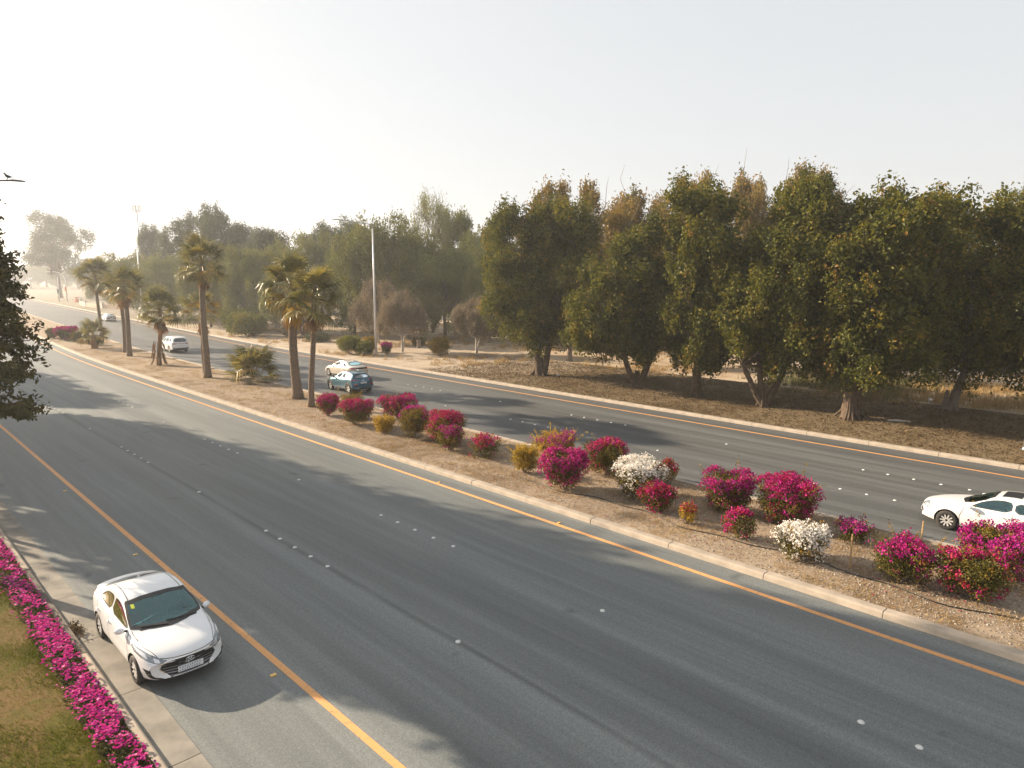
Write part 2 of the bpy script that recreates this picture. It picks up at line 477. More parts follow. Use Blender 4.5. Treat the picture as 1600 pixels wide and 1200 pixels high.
SGRID = np.concatenate([np.arange(-30, 60, 6.0), np.arange(60, 320, 5.0), np.arange(320, 721, 40.0)])

def strip(n0, n1, z, s_list=SGRID, uv=None):
    mb = MB()
    V = []
    for s in s_list:
        b = bend(s)
        V += [[n0 + b, s, z], [n1 + b, s, z]]
    F = [[2 * i, 2 * i + 1, 2 * i + 3, 2 * i + 2] for i in range(len(s_list) - 1)]
    mb.add(V, F)
    return mb

# ground: one big sheet, gently uneven far away is not visible
g = MB(); g.add([[-700, -300, -.02], [900, -300, -.02], [900, 1100, -.02], [-700, 1100, -.02]], [[0, 1, 2, 3]])
g.build('ground', M['ground'], kind='structure')
strip(3.9, 18.9, 0.0).build('road', M['asphalt'], kind='structure')
strip(25.15, 38.2, 0.0).build('road', M['asphalt2'], kind='structure')
strip(19.0, 25.1, .11).build('median', M['median'], kind='structure')
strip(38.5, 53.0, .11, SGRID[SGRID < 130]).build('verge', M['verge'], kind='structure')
strip(-40.0, 3.32, .10, SGRID[SGRID < 200]).build('lawn', M['lawn'], kind='structure')
# shoulder under the sheets so that nothing gapes between road and verge
for nm, n0, n1 in (('lane_line', 6.46, 6.62), ('lane_line', 17.72, 17.89), ('lane_line', 25.55, 25.72), ('lane_line', 36.55, 36.72)):
    strip(n0, n1, .004).build(nm, M['yellow'], kind='structure')

# kerbs made of cast stones with open joints
def kerb_stone_mesh(L, w, h, face):
    """face=+1: the road lies on +x; -1: on -x.  x runs across, y along"""
    prof = [(-w / 2, -.05), (-w / 2, h - .012), (-w / 2 + .012, h), (w / 2 - .055, h), (w / 2 - .022, h - .018), (w / 2 - .004, h - .05), (w / 2 + .02, 0.0), (w / 2 + .02, -.05)]
    pr = np.array([[face * a, b] for a, b in prof])
    y = [-L / 2, -L / 2 + .012, L / 2 - .012, L / 2]
    V, n = [], len(pr)
    for k, yy in enumerate(y):
        sc = .985 if k in (0, 3) else 1
        for a, b in pr: V.append([a * sc, yy, b - (0.008 if k in (0, 3) and b > .05 else 0)])
    F = [[i * n + j, i * n + j + 1, (i + 1) * n + j + 1, (i + 1) * n + j] for i in range(3) for j in range(n - 1)]
    mb = MB(); mb.add(V, F)
    mb.add([V[j] for j in range(n)], [list(range(n))]); mb.add([V[3 * n + j] for j in range(n)], [list(range(n))])
    return mb

KL = 3.25
def kerb(n_c, w, h, face, s0, s1, phase, skip=()):
    root = strip(n_c - w * .38, n_c + w * .38, h - .035, SGRID).build('kerb', M['joint'], kind='structure')
    me = kerb_stone_mesh(KL - .016, w, h, face).mesh('kerb_stone', M['concrete'], False)
    bm = bmesh.new(); bm.from_mesh(me); bmesh.ops.recalc_face_normals(bm, faces=bm.faces); bm.to_mesh(me); bm.free()
    s = s0 + phase
    rr = random.Random(int(n_c * 10))
    while s < s1:
        if not any(a < s < b for a, b in skip):
            o = obj('kerb_stone', me, root)
            o.location = (n_c + bend(s) + rr.uniform(-.008, .008), s, rr.uniform(-.006, .004))
            o.rotation_euler = (0, rr.uniform(-.008, .008), -math.atan((bend(s + 1) - bend(s - 1)) / 2) + rr.uniform(-.002, .002))
        s += KL
    # farther on, the stones run together
    mb = MB()
    ss = np.array([s - KL / 2] + [x for x in SGRID if x > s])
    sec = np.array([(-w / 2, 0), (-w / 2, h), (w / 2 - .04, h), (w / 2, 0)]); sec[:, 0] *= face
    V = [[n_c + bend(q) + a, q, b] for q in ss for a, b in sec]
    F = [[i * 4 + j, i * 4 + j + 1, i * 4 + j + 5, i * 4 + j + 4] for i in range(len(ss) - 1) for j in range(3)]
    mb.add(V, F); mb.build('kerb_run', M['concrete'], root)
    return root

k_near = kerb(3.41, .19, .16, 1, 3, 60, .12, skip=((18.9, 24.0),))
kerb(18.92, .32, .17, -1, -9, 140, .12)
kerb(25.24, .28, .17, 1, 2, 135, 0)
kerb(38.38, .34, .17, -1, -6, 150, 1.2)
# stained dropped stones of the drain inlet in the near kerb
lowm = kerb_stone_mesh(2.2, .19, .085, 1).mesh('dropped_stone', M['kerb_brown'])
for s in (20.6, 22.85):
    o = obj('kerb_stone', lowm, k_near); o.location = (3.41, s, 0); o['label'] = 'low brown stained stone of the drain inlet'
# gutter slabs
gut = strip(3.5, 4.12, -.002).build('gutter', M['joint'], kind='structure')
mb = MB()
xs = np.array([-.305, -.1, .1, .305]); ys = np.linspace(-1.505, 1.505, 4)
V = [[x, y, .006 + .006 * (abs(x) > .2)] for y in ys for x in xs]
F = [[r * 4 + c, r * 4 + c + 1, r * 4 + c + 5, r * 4 + c + 4] for r in range(3) for c in range(3)]
mb.add(V, F); slab = mb.mesh('gutter_slab', M['gutter'])
s = 5.0
while s < 60:
    o = obj('gutter_slab', slab, gut); o.location = (3.81 + bend(s), s, 0); o.rotation_euler = (0, 0, random.Random(int(s * 7)).uniform(-.002, .002)); s += 3.03

# ------------------------------------------------------------------ road studs (raised white buttons)
stud = MB(); stud.lathe([(.001, .026), (.035, .024), (.062, .014), (.07, 0.0), (.071, -.004)], 12, c=(0, 0, .006))
stud_me = stud.mesh('road_stud', M['stud'], True)
ORD = ('nearest', 'second', 'middle', 'fourth', 'farthest')
def studs(n, fives, singles, group):
    """fives / singles: (distance along the road of the nearest stud, where that row of five or lone stud lies)"""
    todo = [(s + 1.045 * k, ORD[k] + ' stud of the five ' + w) for s, w in fives for k in range(5)]
    todo += [(s, 'lone white stud ' + w) for s, w in singles]
    for s, lb in todo:
        o = obj('road_stud', stud_me)
        o.location = (n + bend(s), s, 0)
        tag(o, lb, 'road stud', group)
studs(10.11, ((18.6, 'on the dark seam nearest the white sedan'), (35.25, 'on the dark seam halfway to the left tree'), (51.9, 'on the dark seam beside the left tree')),
      ((28.9, 'between the two nearer rows on the dark seam'), (12.4, 'on the dark seam right of the white sedan'), (45.5, 'between the two farther rows on the dark seam')), 'studs on the seam lane line')
studs(13.87, ((17.2, 'in the middle of the near road'), (34.07, 'of the near road level with the slim palm'), (.3, 'at the bottom right of the picture')),
      ((27.7, 'on the near road below the yellow bush'), (44.6, 'on the near road below the thick palm'), (11.0, 'on the near road below the large white bush')), 'studs on the middle lane line of the near road')
studs(13.95, ((51.0, 'of the near road level with the tall palm'),), ((61.5, 'of the near road by the left tree tips'),), 'far studs of the near road')
studs(29.35, ((8.9, 'above the biggest magenta bush, median side'), (26.5, 'above the golden bush, median side of the far road')), ((19.96, 'above the large white bush, median side'), (37.0, 'behind the teal crossover, median side')), 'studs on the median side of the far road')
studs(33.05, ((7.25, 'ahead of the right white sedan, verge side'), (24.8, 'before the V forked ficus, verge side'), (42.3, 'before the first ficus, verge side')), ((18.25, 'before the three limbed ficus, verge side'), (35.6, 'between the first two ficus trees, verge side')), 'studs on the verge side of the far road')
amb = MB(); amb.box((0, 0, .014), (.13, .09, .02))
amb_me = amb.mesh('amber_stud', M['stud_y'])
for n, s, lb in ((6.25, 14.1, 'amber stud beside the yellow line in front of the white sedan'), (6.2, 23.6, 'amber stud beside the yellow line behind the white sedan'),
                 (6.22, 32.8, 'amber stud on the shoulder by the yellow line near the left tree'), (17.98, 16.3, 'amber stud by the median yellow line opposite the white bush'),
                 (17.98, 23.2, 'amber stud by the median yellow line below the sparse bush')):
    o = obj('amber_stud', amb_me); o.location = (n, s, 0); tag(o, lb, 'road stud', 'amber studs by the yellow lines')

# ================================================================== foliage tools
def unit(v): return v / (np.linalg.norm(v, axis=-1, keepdims=True) + 1e-9)

def leaf_quads(mb, P, nrm, size, aspect, rng, tint, droop=0.0, mi=0, fold=.18):
    """diamond leaves, one quad each; nrm is the leaf normal, droop pulls the tips down"""
    n = len(P)
    t = rng.normal(size=(n, 3)); t[:, 2] -= droop * 1.6
    t = unit(t - nrm * np.sum(t * nrm, 1)[:, None])
    b = np.cross(nrm, t)
    sz = size * rng.uniform(.65, 1.3, n)[:, None]
    V = np.empty((n, 4, 3))
    V[:, 0] = P - t * sz * .5
    V[:, 1] = P + b * sz * aspect * .5 + nrm * sz * fold
    V[:, 2] = P + t * sz * .5
    V[:, 3] = P - b * sz * aspect * .5 + nrm * sz * fold
    F = np.arange(n * 4).reshape(n, 4)
    mb.add(V.reshape(-1, 3), F, mi, tint)

def crown_leaves(lobes, n_leaf, size, rng, per=14, cl_r=.34, aspect=.55, droop=0.0, outward=.7, shell=(.72, 1.06), tint_mu=.45, tint_sd=.17, fill=.12, up_tint=0.0):
    """leaf clumps spread over the shells of ellipsoid lobes (cx,cy,cz,rx,ry,rz)"""
    L = np.array(lobes, float)
    area = (L[:, 3] * L[:, 4] + L[:, 4] * L[:, 5] + L[:, 3] * L[:, 5])
    n_cl = max(1, n_leaf // per)
    idx = rng.choice(len(L), n_cl, p=area / area.sum())
    d = unit(rng.normal(size=(n_cl, 3)))
    r = rng.uniform(*shell, n_cl)[:, None]
    inner = rng.random(n_cl) < fill
    r[inner] = rng.uniform(.2, .7, inner.sum())[:, None]
    C = L[idx, :3] + d * L[idx, 3:] * r
    lobe_t = rng.normal(0, .08, len(L))[idx]
    cl_t = np.clip(rng.normal(tint_mu, tint_sd, n_cl) + lobe_t, 0, 1)
    P = np.repeat(C, per, 0) + rng.normal(size=(n_cl * per, 3)) * cl_r * np.array([1, 1, 1 + droop * .9])
    out = np.repeat(d, per, 0)
    nrm = unit(out * outward + rng.normal(size=P.shape) * .75 + np.array([0, 0, .35]))
    tint = np.clip(np.repeat(cl_t, per) + rng.normal(0, .09, len(P)), 0, 1)
    mb = MB()
    leaf_quads(mb, P, nrm, size, aspect, rng, tint, droop)
    return mb

def sublobes(lobes, k, rng, f=.44, reach=.80):
    out = []
    for c in np.array(lobes, float):
        d = unit(rng.normal(size=(k, 3)))
        for q in d:
            s = rng.uniform(.75, 1.25) * f
            out.append([*(c[:3] + q * c[3:] * reach * rng.uniform(.75, 1.25)), *(c[3:] * s)])
    return out

def limb(mb, a, b, r0, r1, rng, n=6, seg=5, wob=.12):
    a, b = np.array(a, float), np.array(b, float)
    t = np.linspace(0, 1, seg)[:, None]
    p = a + (b - a) * t
    L = np.linalg.norm(b - a)
    w = rng.normal(size=(seg, 3)) * wob * L * .25
    w[0] = 0; w[-1] *= .5
    p += w * np.sin(t * np.pi * .9)
    mb.tube(p, np.linspace(r0, r1, seg), n, caps=False)
    return p

HEAD = np.array([.693, .721, 0]); RIGHT = np.array([.721, -.693, 0])   # directions across the verge used to lay crowns out

# ------------------------------------------------------------------ the row of ficus trees behind the far kerb
def ficus(base, ppm, bpx, circles, seed, trunks, label, n_leaf=24000, mat='ficus', bark='bark', trunk_r=.34, split=2.0):
    rng = np.random.default_rng(seed)
    root = empty('ficus_tree', (base[0], base[1], .1), 0, label, 'tree', 'ficus trees behind the far kerb')
    lobes = []
    for cx, cy, r in circles:
        u, z, rr = 1.05 * (cx - bpx[0]) / ppm, .955 * (bpx[1] - cy) / ppm, r / ppm
        for w in (-.75, .35, 1.3):
            k = rng.uniform(.85, 1.1)
            c = RIGHT * (u + rng.normal(0, .25)) + HEAD * (w * 1.55 + rng.normal(0, .4)) + np.array([0, 0, z + rng.normal(0, .2)])
            kk = k * (.92 if w < 1 else .85)
            c[2] = max(c[2], rr * 1.0 + 2.1)
            kk *= 1.06
            lobes.append([*c, rr * kk, rr * kk, rr * kk * 1.12])
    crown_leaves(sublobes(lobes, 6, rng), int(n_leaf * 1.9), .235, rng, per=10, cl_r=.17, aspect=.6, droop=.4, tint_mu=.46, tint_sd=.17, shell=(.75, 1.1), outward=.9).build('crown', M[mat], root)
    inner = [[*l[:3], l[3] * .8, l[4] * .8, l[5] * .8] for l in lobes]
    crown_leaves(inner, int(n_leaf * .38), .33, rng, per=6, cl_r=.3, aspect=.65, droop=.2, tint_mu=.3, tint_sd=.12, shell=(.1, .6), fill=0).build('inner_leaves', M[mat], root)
    mb = MB()
    top = []
    for k, (u0, u1, z1, rr) in enumerate(trunks):
        a = RIGHT * (u0 / ppm); b = RIGHT * (u1 / ppm) + np.array([0, 0, z1]) + HEAD * rng.normal(0, .3)
        a = a + np.array([0, 0, -.1])
        pts = [a, a + np.array([0, 0, .25]), a * .7 + b * .3, a * .35 + b * .65 + rng.normal(size=3) * .06, b]
        mb.tube(pts, [rr * 1.45, rr * 1.1, rr * .95, rr * .82, rr * .66], 10, caps=False)
        top.append((b, rr * .66))
    for i in range(0, len(lobes), 2):
        c = np.array(lobes[i][:3]); b, r0 = top[int(rng.integers(len(top)))]
        limb(mb, b - np.array([0, 0, .15]), c, r0 * .5, .03, rng, 6, 6, .25)
    for k in range(9):   # fluted roots
        a = rng.uniform(0, 6.28); rr = trunks[0][3]
        d = np.array([math.cos(a), math.sin(a), 0])
        mb.tube([d * rr * .75 + np.array([0, 0, 1.3]), d * rr * 1.0 + np.array([0, 0, .45]), d * rr * 2.0 + np.array([0, 0, -.04])], [.05, .10, .07], 6, caps=False)
    mb.build('trunk', M[bark], root, True)
    return root

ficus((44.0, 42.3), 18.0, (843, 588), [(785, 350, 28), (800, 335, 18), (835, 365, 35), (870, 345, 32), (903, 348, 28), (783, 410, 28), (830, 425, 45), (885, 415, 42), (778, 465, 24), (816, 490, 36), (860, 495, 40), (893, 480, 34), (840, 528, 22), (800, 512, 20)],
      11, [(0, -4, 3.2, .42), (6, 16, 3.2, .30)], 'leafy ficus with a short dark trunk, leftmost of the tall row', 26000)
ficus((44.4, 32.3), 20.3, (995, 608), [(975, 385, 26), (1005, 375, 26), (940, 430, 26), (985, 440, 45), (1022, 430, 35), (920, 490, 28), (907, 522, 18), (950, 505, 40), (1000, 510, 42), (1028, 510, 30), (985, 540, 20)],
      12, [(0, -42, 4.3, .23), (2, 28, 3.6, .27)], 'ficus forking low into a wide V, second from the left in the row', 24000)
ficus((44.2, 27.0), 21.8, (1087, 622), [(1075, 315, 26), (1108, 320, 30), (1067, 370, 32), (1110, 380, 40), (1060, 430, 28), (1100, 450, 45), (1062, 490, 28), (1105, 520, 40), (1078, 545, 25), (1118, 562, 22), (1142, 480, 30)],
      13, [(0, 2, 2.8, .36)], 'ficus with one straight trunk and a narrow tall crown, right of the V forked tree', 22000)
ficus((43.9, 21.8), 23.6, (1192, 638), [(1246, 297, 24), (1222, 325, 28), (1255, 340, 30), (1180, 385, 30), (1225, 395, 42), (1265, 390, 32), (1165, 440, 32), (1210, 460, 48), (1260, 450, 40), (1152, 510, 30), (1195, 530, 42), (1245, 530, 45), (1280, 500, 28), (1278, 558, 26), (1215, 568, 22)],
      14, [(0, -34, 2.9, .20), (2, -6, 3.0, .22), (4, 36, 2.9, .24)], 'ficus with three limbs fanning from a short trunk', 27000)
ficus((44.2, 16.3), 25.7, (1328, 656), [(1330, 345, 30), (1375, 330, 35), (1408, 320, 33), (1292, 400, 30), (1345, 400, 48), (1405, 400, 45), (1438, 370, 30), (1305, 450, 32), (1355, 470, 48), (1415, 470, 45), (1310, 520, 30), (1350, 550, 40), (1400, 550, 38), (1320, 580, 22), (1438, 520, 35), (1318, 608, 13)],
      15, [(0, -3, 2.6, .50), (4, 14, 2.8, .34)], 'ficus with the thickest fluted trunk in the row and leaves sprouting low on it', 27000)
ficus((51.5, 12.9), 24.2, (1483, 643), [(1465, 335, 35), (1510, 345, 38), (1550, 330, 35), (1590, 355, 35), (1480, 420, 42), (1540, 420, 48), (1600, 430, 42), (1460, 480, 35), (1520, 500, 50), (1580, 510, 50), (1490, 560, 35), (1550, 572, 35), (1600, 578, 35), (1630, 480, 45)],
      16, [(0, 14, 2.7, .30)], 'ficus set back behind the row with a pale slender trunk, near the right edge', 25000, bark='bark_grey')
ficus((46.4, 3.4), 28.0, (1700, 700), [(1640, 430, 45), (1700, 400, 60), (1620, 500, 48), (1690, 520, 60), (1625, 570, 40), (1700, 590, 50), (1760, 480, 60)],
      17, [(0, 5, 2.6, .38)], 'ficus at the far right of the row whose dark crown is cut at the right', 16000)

# ------------------------------------------------------------------ background trees (shared crowns)
def make_tree_meshes(seed, kind):
    rng = np.random.default_rng(seed)
    lobes = []
    if kind in ('acacia', 'acacia_l'):              # unit crown: height 10, width about 10
        for i in range(20):
            a = rng.uniform(0, 6.28); r = math.sqrt(rng.random()) * 4.0
            z = 6.6 - .16 * r * r * .8 + rng.uniform(-.4, 1.6)
            lobes.append([math.cos(a) * r, math.sin(a) * r, z, rng.uniform(1.3, 2.0), rng.uniform(1.3, 2.0), rng.uniform(1.1, 1.6)])
        for i in range(18):                       # hanging curtain
            a = rng.uniform(0, 6.28); r = rng.uniform(3.2, 4.4)
            lobes.append([math.cos(a) * r, math.sin(a) * r, rng.uniform(2.2, 5.0), 1.1, 1.1, 1.7])
        cr = crown_leaves(sublobes(lobes, 5, rng), 30000, .27, rng, per=10, cl_r=.16, aspect=.40, droop=.55, tint_mu=.5, tint_sd=.15, outward=.9)
    elif kind == 'euca':
        for i in range(24):
            z = rng.uniform(4.2, 10.0)
            w = 2.9 * math.sin(min(1, (10.6 - z) / 4.5) * 1.57) * (1 if z > 5 else .8)
            a = rng.uniform(0, 6.28); r = math.sqrt(rng.random()) * w
            q = rng.uniform(.7, 1.25)
            lobes.append([math.cos(a) * r, math.sin(a) * r, z, q, q, q * 1.15])
        cr = crown_leaves(sublobes(lobes, 5, rng), 17000, .22, rng, per=10, cl_r=.17, aspect=.42, droop=.6, tint_mu=.45, tint_sd=.16, shell=(.6, 1.1))
    elif kind == 'gold':
        for i in range(26):
            z = rng.uniform(4.5, 10)
            a = rng.uniform(0, 6.28); r = math.sqrt(rng.random()) * 3.4 * (1.05 - abs(z - 7) / 6)
            q = rng.uniform(.55, 1.05)
            lobes.append([math.cos(a) * r, math.sin(a) * r, z, q, q, q * 1.3])
        cr = crown_leaves(sublobes(lobes, 4, rng), 26000, .25, rng, per=10, cl_r=.17, aspect=.36, droop=.8, tint_mu=.5, tint_sd=.2, shell=(.5, 1.05))
    elif kind == 'lacy':
        for i in range(18):
            a = rng.uniform(0, 6.28); r = rng.uniform(1.2, 3.6)
            z = 9.6 - .15 * r * r + rng.uniform(-.5, .3)
            lobes.append([math.cos(a) * r, math.sin(a) * r, z, .9, .9, .5])
        cr = crown_leaves(lobes, 5200, .26, rng, per=10, cl_r=.34, aspect=.3, droop=.5, tint_mu=.6, tint_sd=.15, shell=(.3, 1.1))
    elif kind == 'shade':
        for i in range(34):
            a = rng.uniform(0, 6.28); z = rng.uniform(4.6, 9.6)
            r = math.sqrt(rng.random()) * 4.0 * math.sin(min(1, (10.3 - z) / 3.2) * 1.57)
            lobes.append([math.cos(a) * r, math.sin(a) * r, z, 1.2, 1.2, 1.2])
        cr = crown_leaves(lobes, 14000, .42, rng, per=10, cl_r=.3, aspect=.6, droop=.3, tint_mu=.4, tint_sd=.16, shell=(.2, 1.05))
    else:                                           # dry: low umbrella with brown leaves and twigs
        for i in range(22):
            a = rng.uniform(0, 6.28); r = math.sqrt(rng.random()) * 4.3
            z = 7.6 - .19 * r * r + rng.uniform(-.7, .9)
            lobes.append([math.cos(a) * r, math.sin(a) * r, z, 1.25, 1.25, 1.0])
        for i in range(14):
            a = rng.uniform(0, 6.28); r = rng.uniform(3.2, 4.6)
            lobes.append([math.cos(a) * r, math.sin(a) * r, rng.uniform(3.9, 5.6), .9, .9, 1.1])
        cr = crown_leaves(sublobes(lobes, 4, rng), 22000, .32, rng, per=8, cl_r=.30, aspect=.42, droop=1.0, tint_mu=.5, tint_sd=.22, shell=(.35, 1.08))
    tr = MB()
    h0 = {'euca': 3.2, 'gold': 3.2, 'lacy': 3.6}.get(kind, 2.6)
    r0 = .22 if kind != 'dry' else .26
    tr.tube([[0, 0, -.1], [.03, 0, .3], [.06, .03, h0 * .5], [0, .08, h0]], [r0 * 1.35, r0, r0 * .85, r0 * .75], 8, caps=False)
    if kind in ('dry', 'lacy'):
        tr.tube([[0.1, 0, .2], [.5, .1, 1.6], [1.3, .2, 3.4]], [r0 * .9, r0 * .7, r0 * .5], 7, caps=False)
    for i in range(0, len(lobes)):
        if kind in ('acacia', 'acacia_l') and i % 2: continue
        p = limb(tr, [0, .05, h0 - .1], lobes[i][:3], r0 * .55, .03, rng, 5, 6, .3)
        if kind in ('dry', 'lacy', 'gold'):
            for q in range(6):
                b = p[-1] + rng.normal(size=3) * np.array([1.0, 1.0, .7]) - np.array([0, 0, .5 if kind == 'dry' else 0])
                limb(tr, p[-2], b, .03, .010, rng, 3, 4, .3)
    mt = {'acacia': 'acacia', 'acacia_l': 'acacia_l', 'euca': 'euca', 'gold': 'ficus_gold', 'lacy': 'acacia_l', 'dry': 'dry', 'shade': 'ficus'}[kind]
    return cr.mesh('crown', M[mt]), tr.mesh('trunk', M['bark_pale' if kind == 'dry' else 'bark_grey'], True)

TREES = {k: [make_tree_meshes(100 + i * 7 + j, k) for j in range(n)] for i, (k, n) in enumerate((('acacia', 3), ('acacia_l', 2), ('euca', 3), ('gold', 2), ('lacy', 1), ('dry', 2), ('shade', 2)))}
NAMES = {'acacia': 'acacia_tree', 'acacia_l': 'acacia_tree', 'euca': 'eucalyptus_tree', 'gold': 'feathery_tree', 'lacy': 'bare_tree', 'dry': 'dry_tree', 'shade': 'shade_tree'}
tc = {}
def bg_tree(kind, n, s, height, width, label, group='trees of the wood beyond the verge', rz=None):
    i = tc.get(kind, 0); tc[kind] = i + 1
    cr, tr = TREES[kind][i % len(TREES[kind])]
    uw = {'acacia': 10.4, 'acacia_l': 10.4, 'euca': 6.6, 'gold': 7.4, 'lacy': 8.6, 'dry': 10.4, 'shade': 9.6}[kind]
    uh = {'acacia': 9.2, 'acacia_l': 9.2, 'euca': 11.0, 'gold': 11.0, 'lacy': 9.8, 'dry': 8.6, 'shade': 10.8}[kind]
    root = empty(NAMES[kind], (n, s, 0), (i * 2.399) % 6.28 if rz is None else rz, label, 'tree', group, (width / uw, width / uw, height / uh))
    obj('crown', cr, root); obj('trunk', tr, root)
    return root

def at(px, depth):
    """ground point seen in column px of the 1600 wide photo at a given distance ahead"""
    a = math.atan((px - 800) / 1109) + R(43.87)
    d = depth / math.cos(math.atan((px - 800) / 1109))
    return d * math.sin(a), d * math.cos(a)

WOOD = [  # kind, column, distance, top row, width in columns, label
    ('acacia', 590, 100, 330, 135, 'big rounded olive acacia standing right behind the lamp post'),
    ('acacia_l', 695, 98, 378, 135, 'dome shaped weeping acacia behind the bare whitewashed trees'),
    ('lacy', 676, 108, 316, 66, 'tall thin umbrella tree with see-through crown against the sky'),
    ('acacia', 718, 112, 325, 85, 'bluish green tree right of the see-through umbrella tree'),
    ('acacia', 762, 104, 340, 90, 'green tree filling the gap left of the first ficus'),
    ('acacia_l', 765, 92, 385, 90, 'pale drooping acacia half hidden behind the first ficus'),
    ('euca', 505, 125, 350, 110, 'hazy grey-green tree left of the big olive acacia'),
    ('euca', 545, 135, 345, 90, 'hazy tree top peeping over the olive acacia'),
    ('acacia', 470, 118, 358, 110, 'hazy rounded tree above the twin palms'),
    ('euca', 430, 130, 358, 105, 'hazy tree behind the left one of the twin palms'),
    ('acacia', 400, 112, 385, 95, 'mid green tree with visible dark trunks right of the tall palm'),
    ('euca', 345, 138, 322, 92, 'tallest dark eucalyptus over the wood at left'),
    ('euca', 298, 150, 336, 75, 'dark eucalyptus left of the tallest one'),
    ('euca', 385, 146, 350, 80, 'dark eucalyptus right of the tallest one'),
    ('euca', 252, 172, 352, 62, 'dark ragged tree beside the telecom mast'),
    ('acacia_l', 275, 132, 392, 100, 'olive rounded tree behind the palm with skirted trunk'),
    ('acacia_l', 195, 200, 412, 90, 'hazy olive tree behind the palms at the far left'),
    ('euca', 150, 260, 402, 60, 'faint grey tree right of the big far tree'),
    ('euca', 205, 270, 420, 60, 'faint grey tree behind the far street lamp'),
    ('acacia', 330, 118, 400, 90, 'green tree behind the tall palm'),
    ('gold', 890, 72, 292, 105, 'feathery tree showing above the first ficus'),
    ('gold', 985, 80, 298, 115, 'golden feathery tree showing above the V forked ficus'),
    ('gold', 1072, 74, 284, 90, 'golden leaved tree rising behind the narrow ficus'),
    ('gold', 1155, 84, 274, 105, 'sparse high tree with sky showing through its top'),
    ('gold', 1250, 76, 272, 85, 'golden tree behind the highest ficus top'),
    ('euca', 1590, 70, 276, 70, 'pale greyish tree at the right edge above the ficus crowns'),
    ('acacia', 940, 92, 355, 120, 'green tree in the gap between first and second ficus'),
    ('acacia', 1040, 98, 370, 130, 'green tree hidden behind the narrow ficus'),
    ('acacia', 1150, 92, 375, 130, 'green tree hidden behind the three limbed ficus'),
    ('acacia', 1290, 88, 340, 130, 'green tree in the gap beside the highest ficus'),
    ('acacia', 1420, 86, 370, 140, 'green tree hidden behind the thick trunked ficus'),
    ('acacia', 1540, 88, 380, 140, 'green tree hidden behind the set back ficus'),
    ('acacia', 850, 96, 372, 120, 'green tree hidden behind the first ficus'),
    ('acacia', 640, 98, 362, 110, 'green tree between the olive and the weeping acacia'),
    ('acacia', 555, 104, 398, 100, 'green tree low behind the olive acacia'),
    ('acacia_l', 455, 106, 410, 90, 'pale green tree low behind the twin palms'),
]
for kind, px, d, top, wpx, lb in WOOD:
    n, s = at(px, d)
    h = 8.75 + (428.7 - top) / 1109 * d
    bg_tree(kind, n, s, h, wpx / 1109 * d * (1.4 if kind == 'gold' else 1.05), lb)
# a second, deeper rank that closes the wood
for k, px in enumerate(range(225, 1720, 62)):
    d = 150 + (k * 37) % 45
    n, s = at(px, d)
    top = 392 if px < 480 else 380
    bg_tree(('acacia', 'acacia_l')[k % 2], n, s, 8.75 + (428.7 - top - (k * 13) % 18) / 1109 * d, 15 + (k * 7) % 4, 'rounded tree deep in the wood, only glimpsed between nearer crowns', 'deep rank of the wood')
# far faint wood behind the road's end
for k, px in enumerate(range(-40, 240, 24)):
    d = 420 + (k * 53) % 90
    n, s = at(px, d)
    bg_tree(('acacia', 'euca')[k % 2], n, s, 8.75 + (428.7 - 408 - (k * 29) % 16) / 1109 * d, 20 + k % 3 * 4, 'faint tree fading into the haze beyond the end of the road', 'trees lost in the haze')
bg_tree('euca', 66.5 - 3, 310, 31.5, 25, 'big lone hazy tree with two trunks beside the traffic signals', None, 1.0)
# dry trees with whitewashed trunks
for n, s, h, w, lb in ((46.0, 65.6, 6.7, 5.6, 'dry brownish tree with one straight whitewashed trunk, nearest the lamp post'),
                       (49.9, 76.2, 7.6, 6.4, 'dry brown tree whose pale trunk stands left of the lamp post'),
                       (51.6, 59.4, 6.1, 6.0, 'dry grey twiggy tree with a forked whitewashed trunk left of the first ficus')):
    bg_tree('dry', n, s, h, w, lb, 'dry trees with whitewashed trunks')

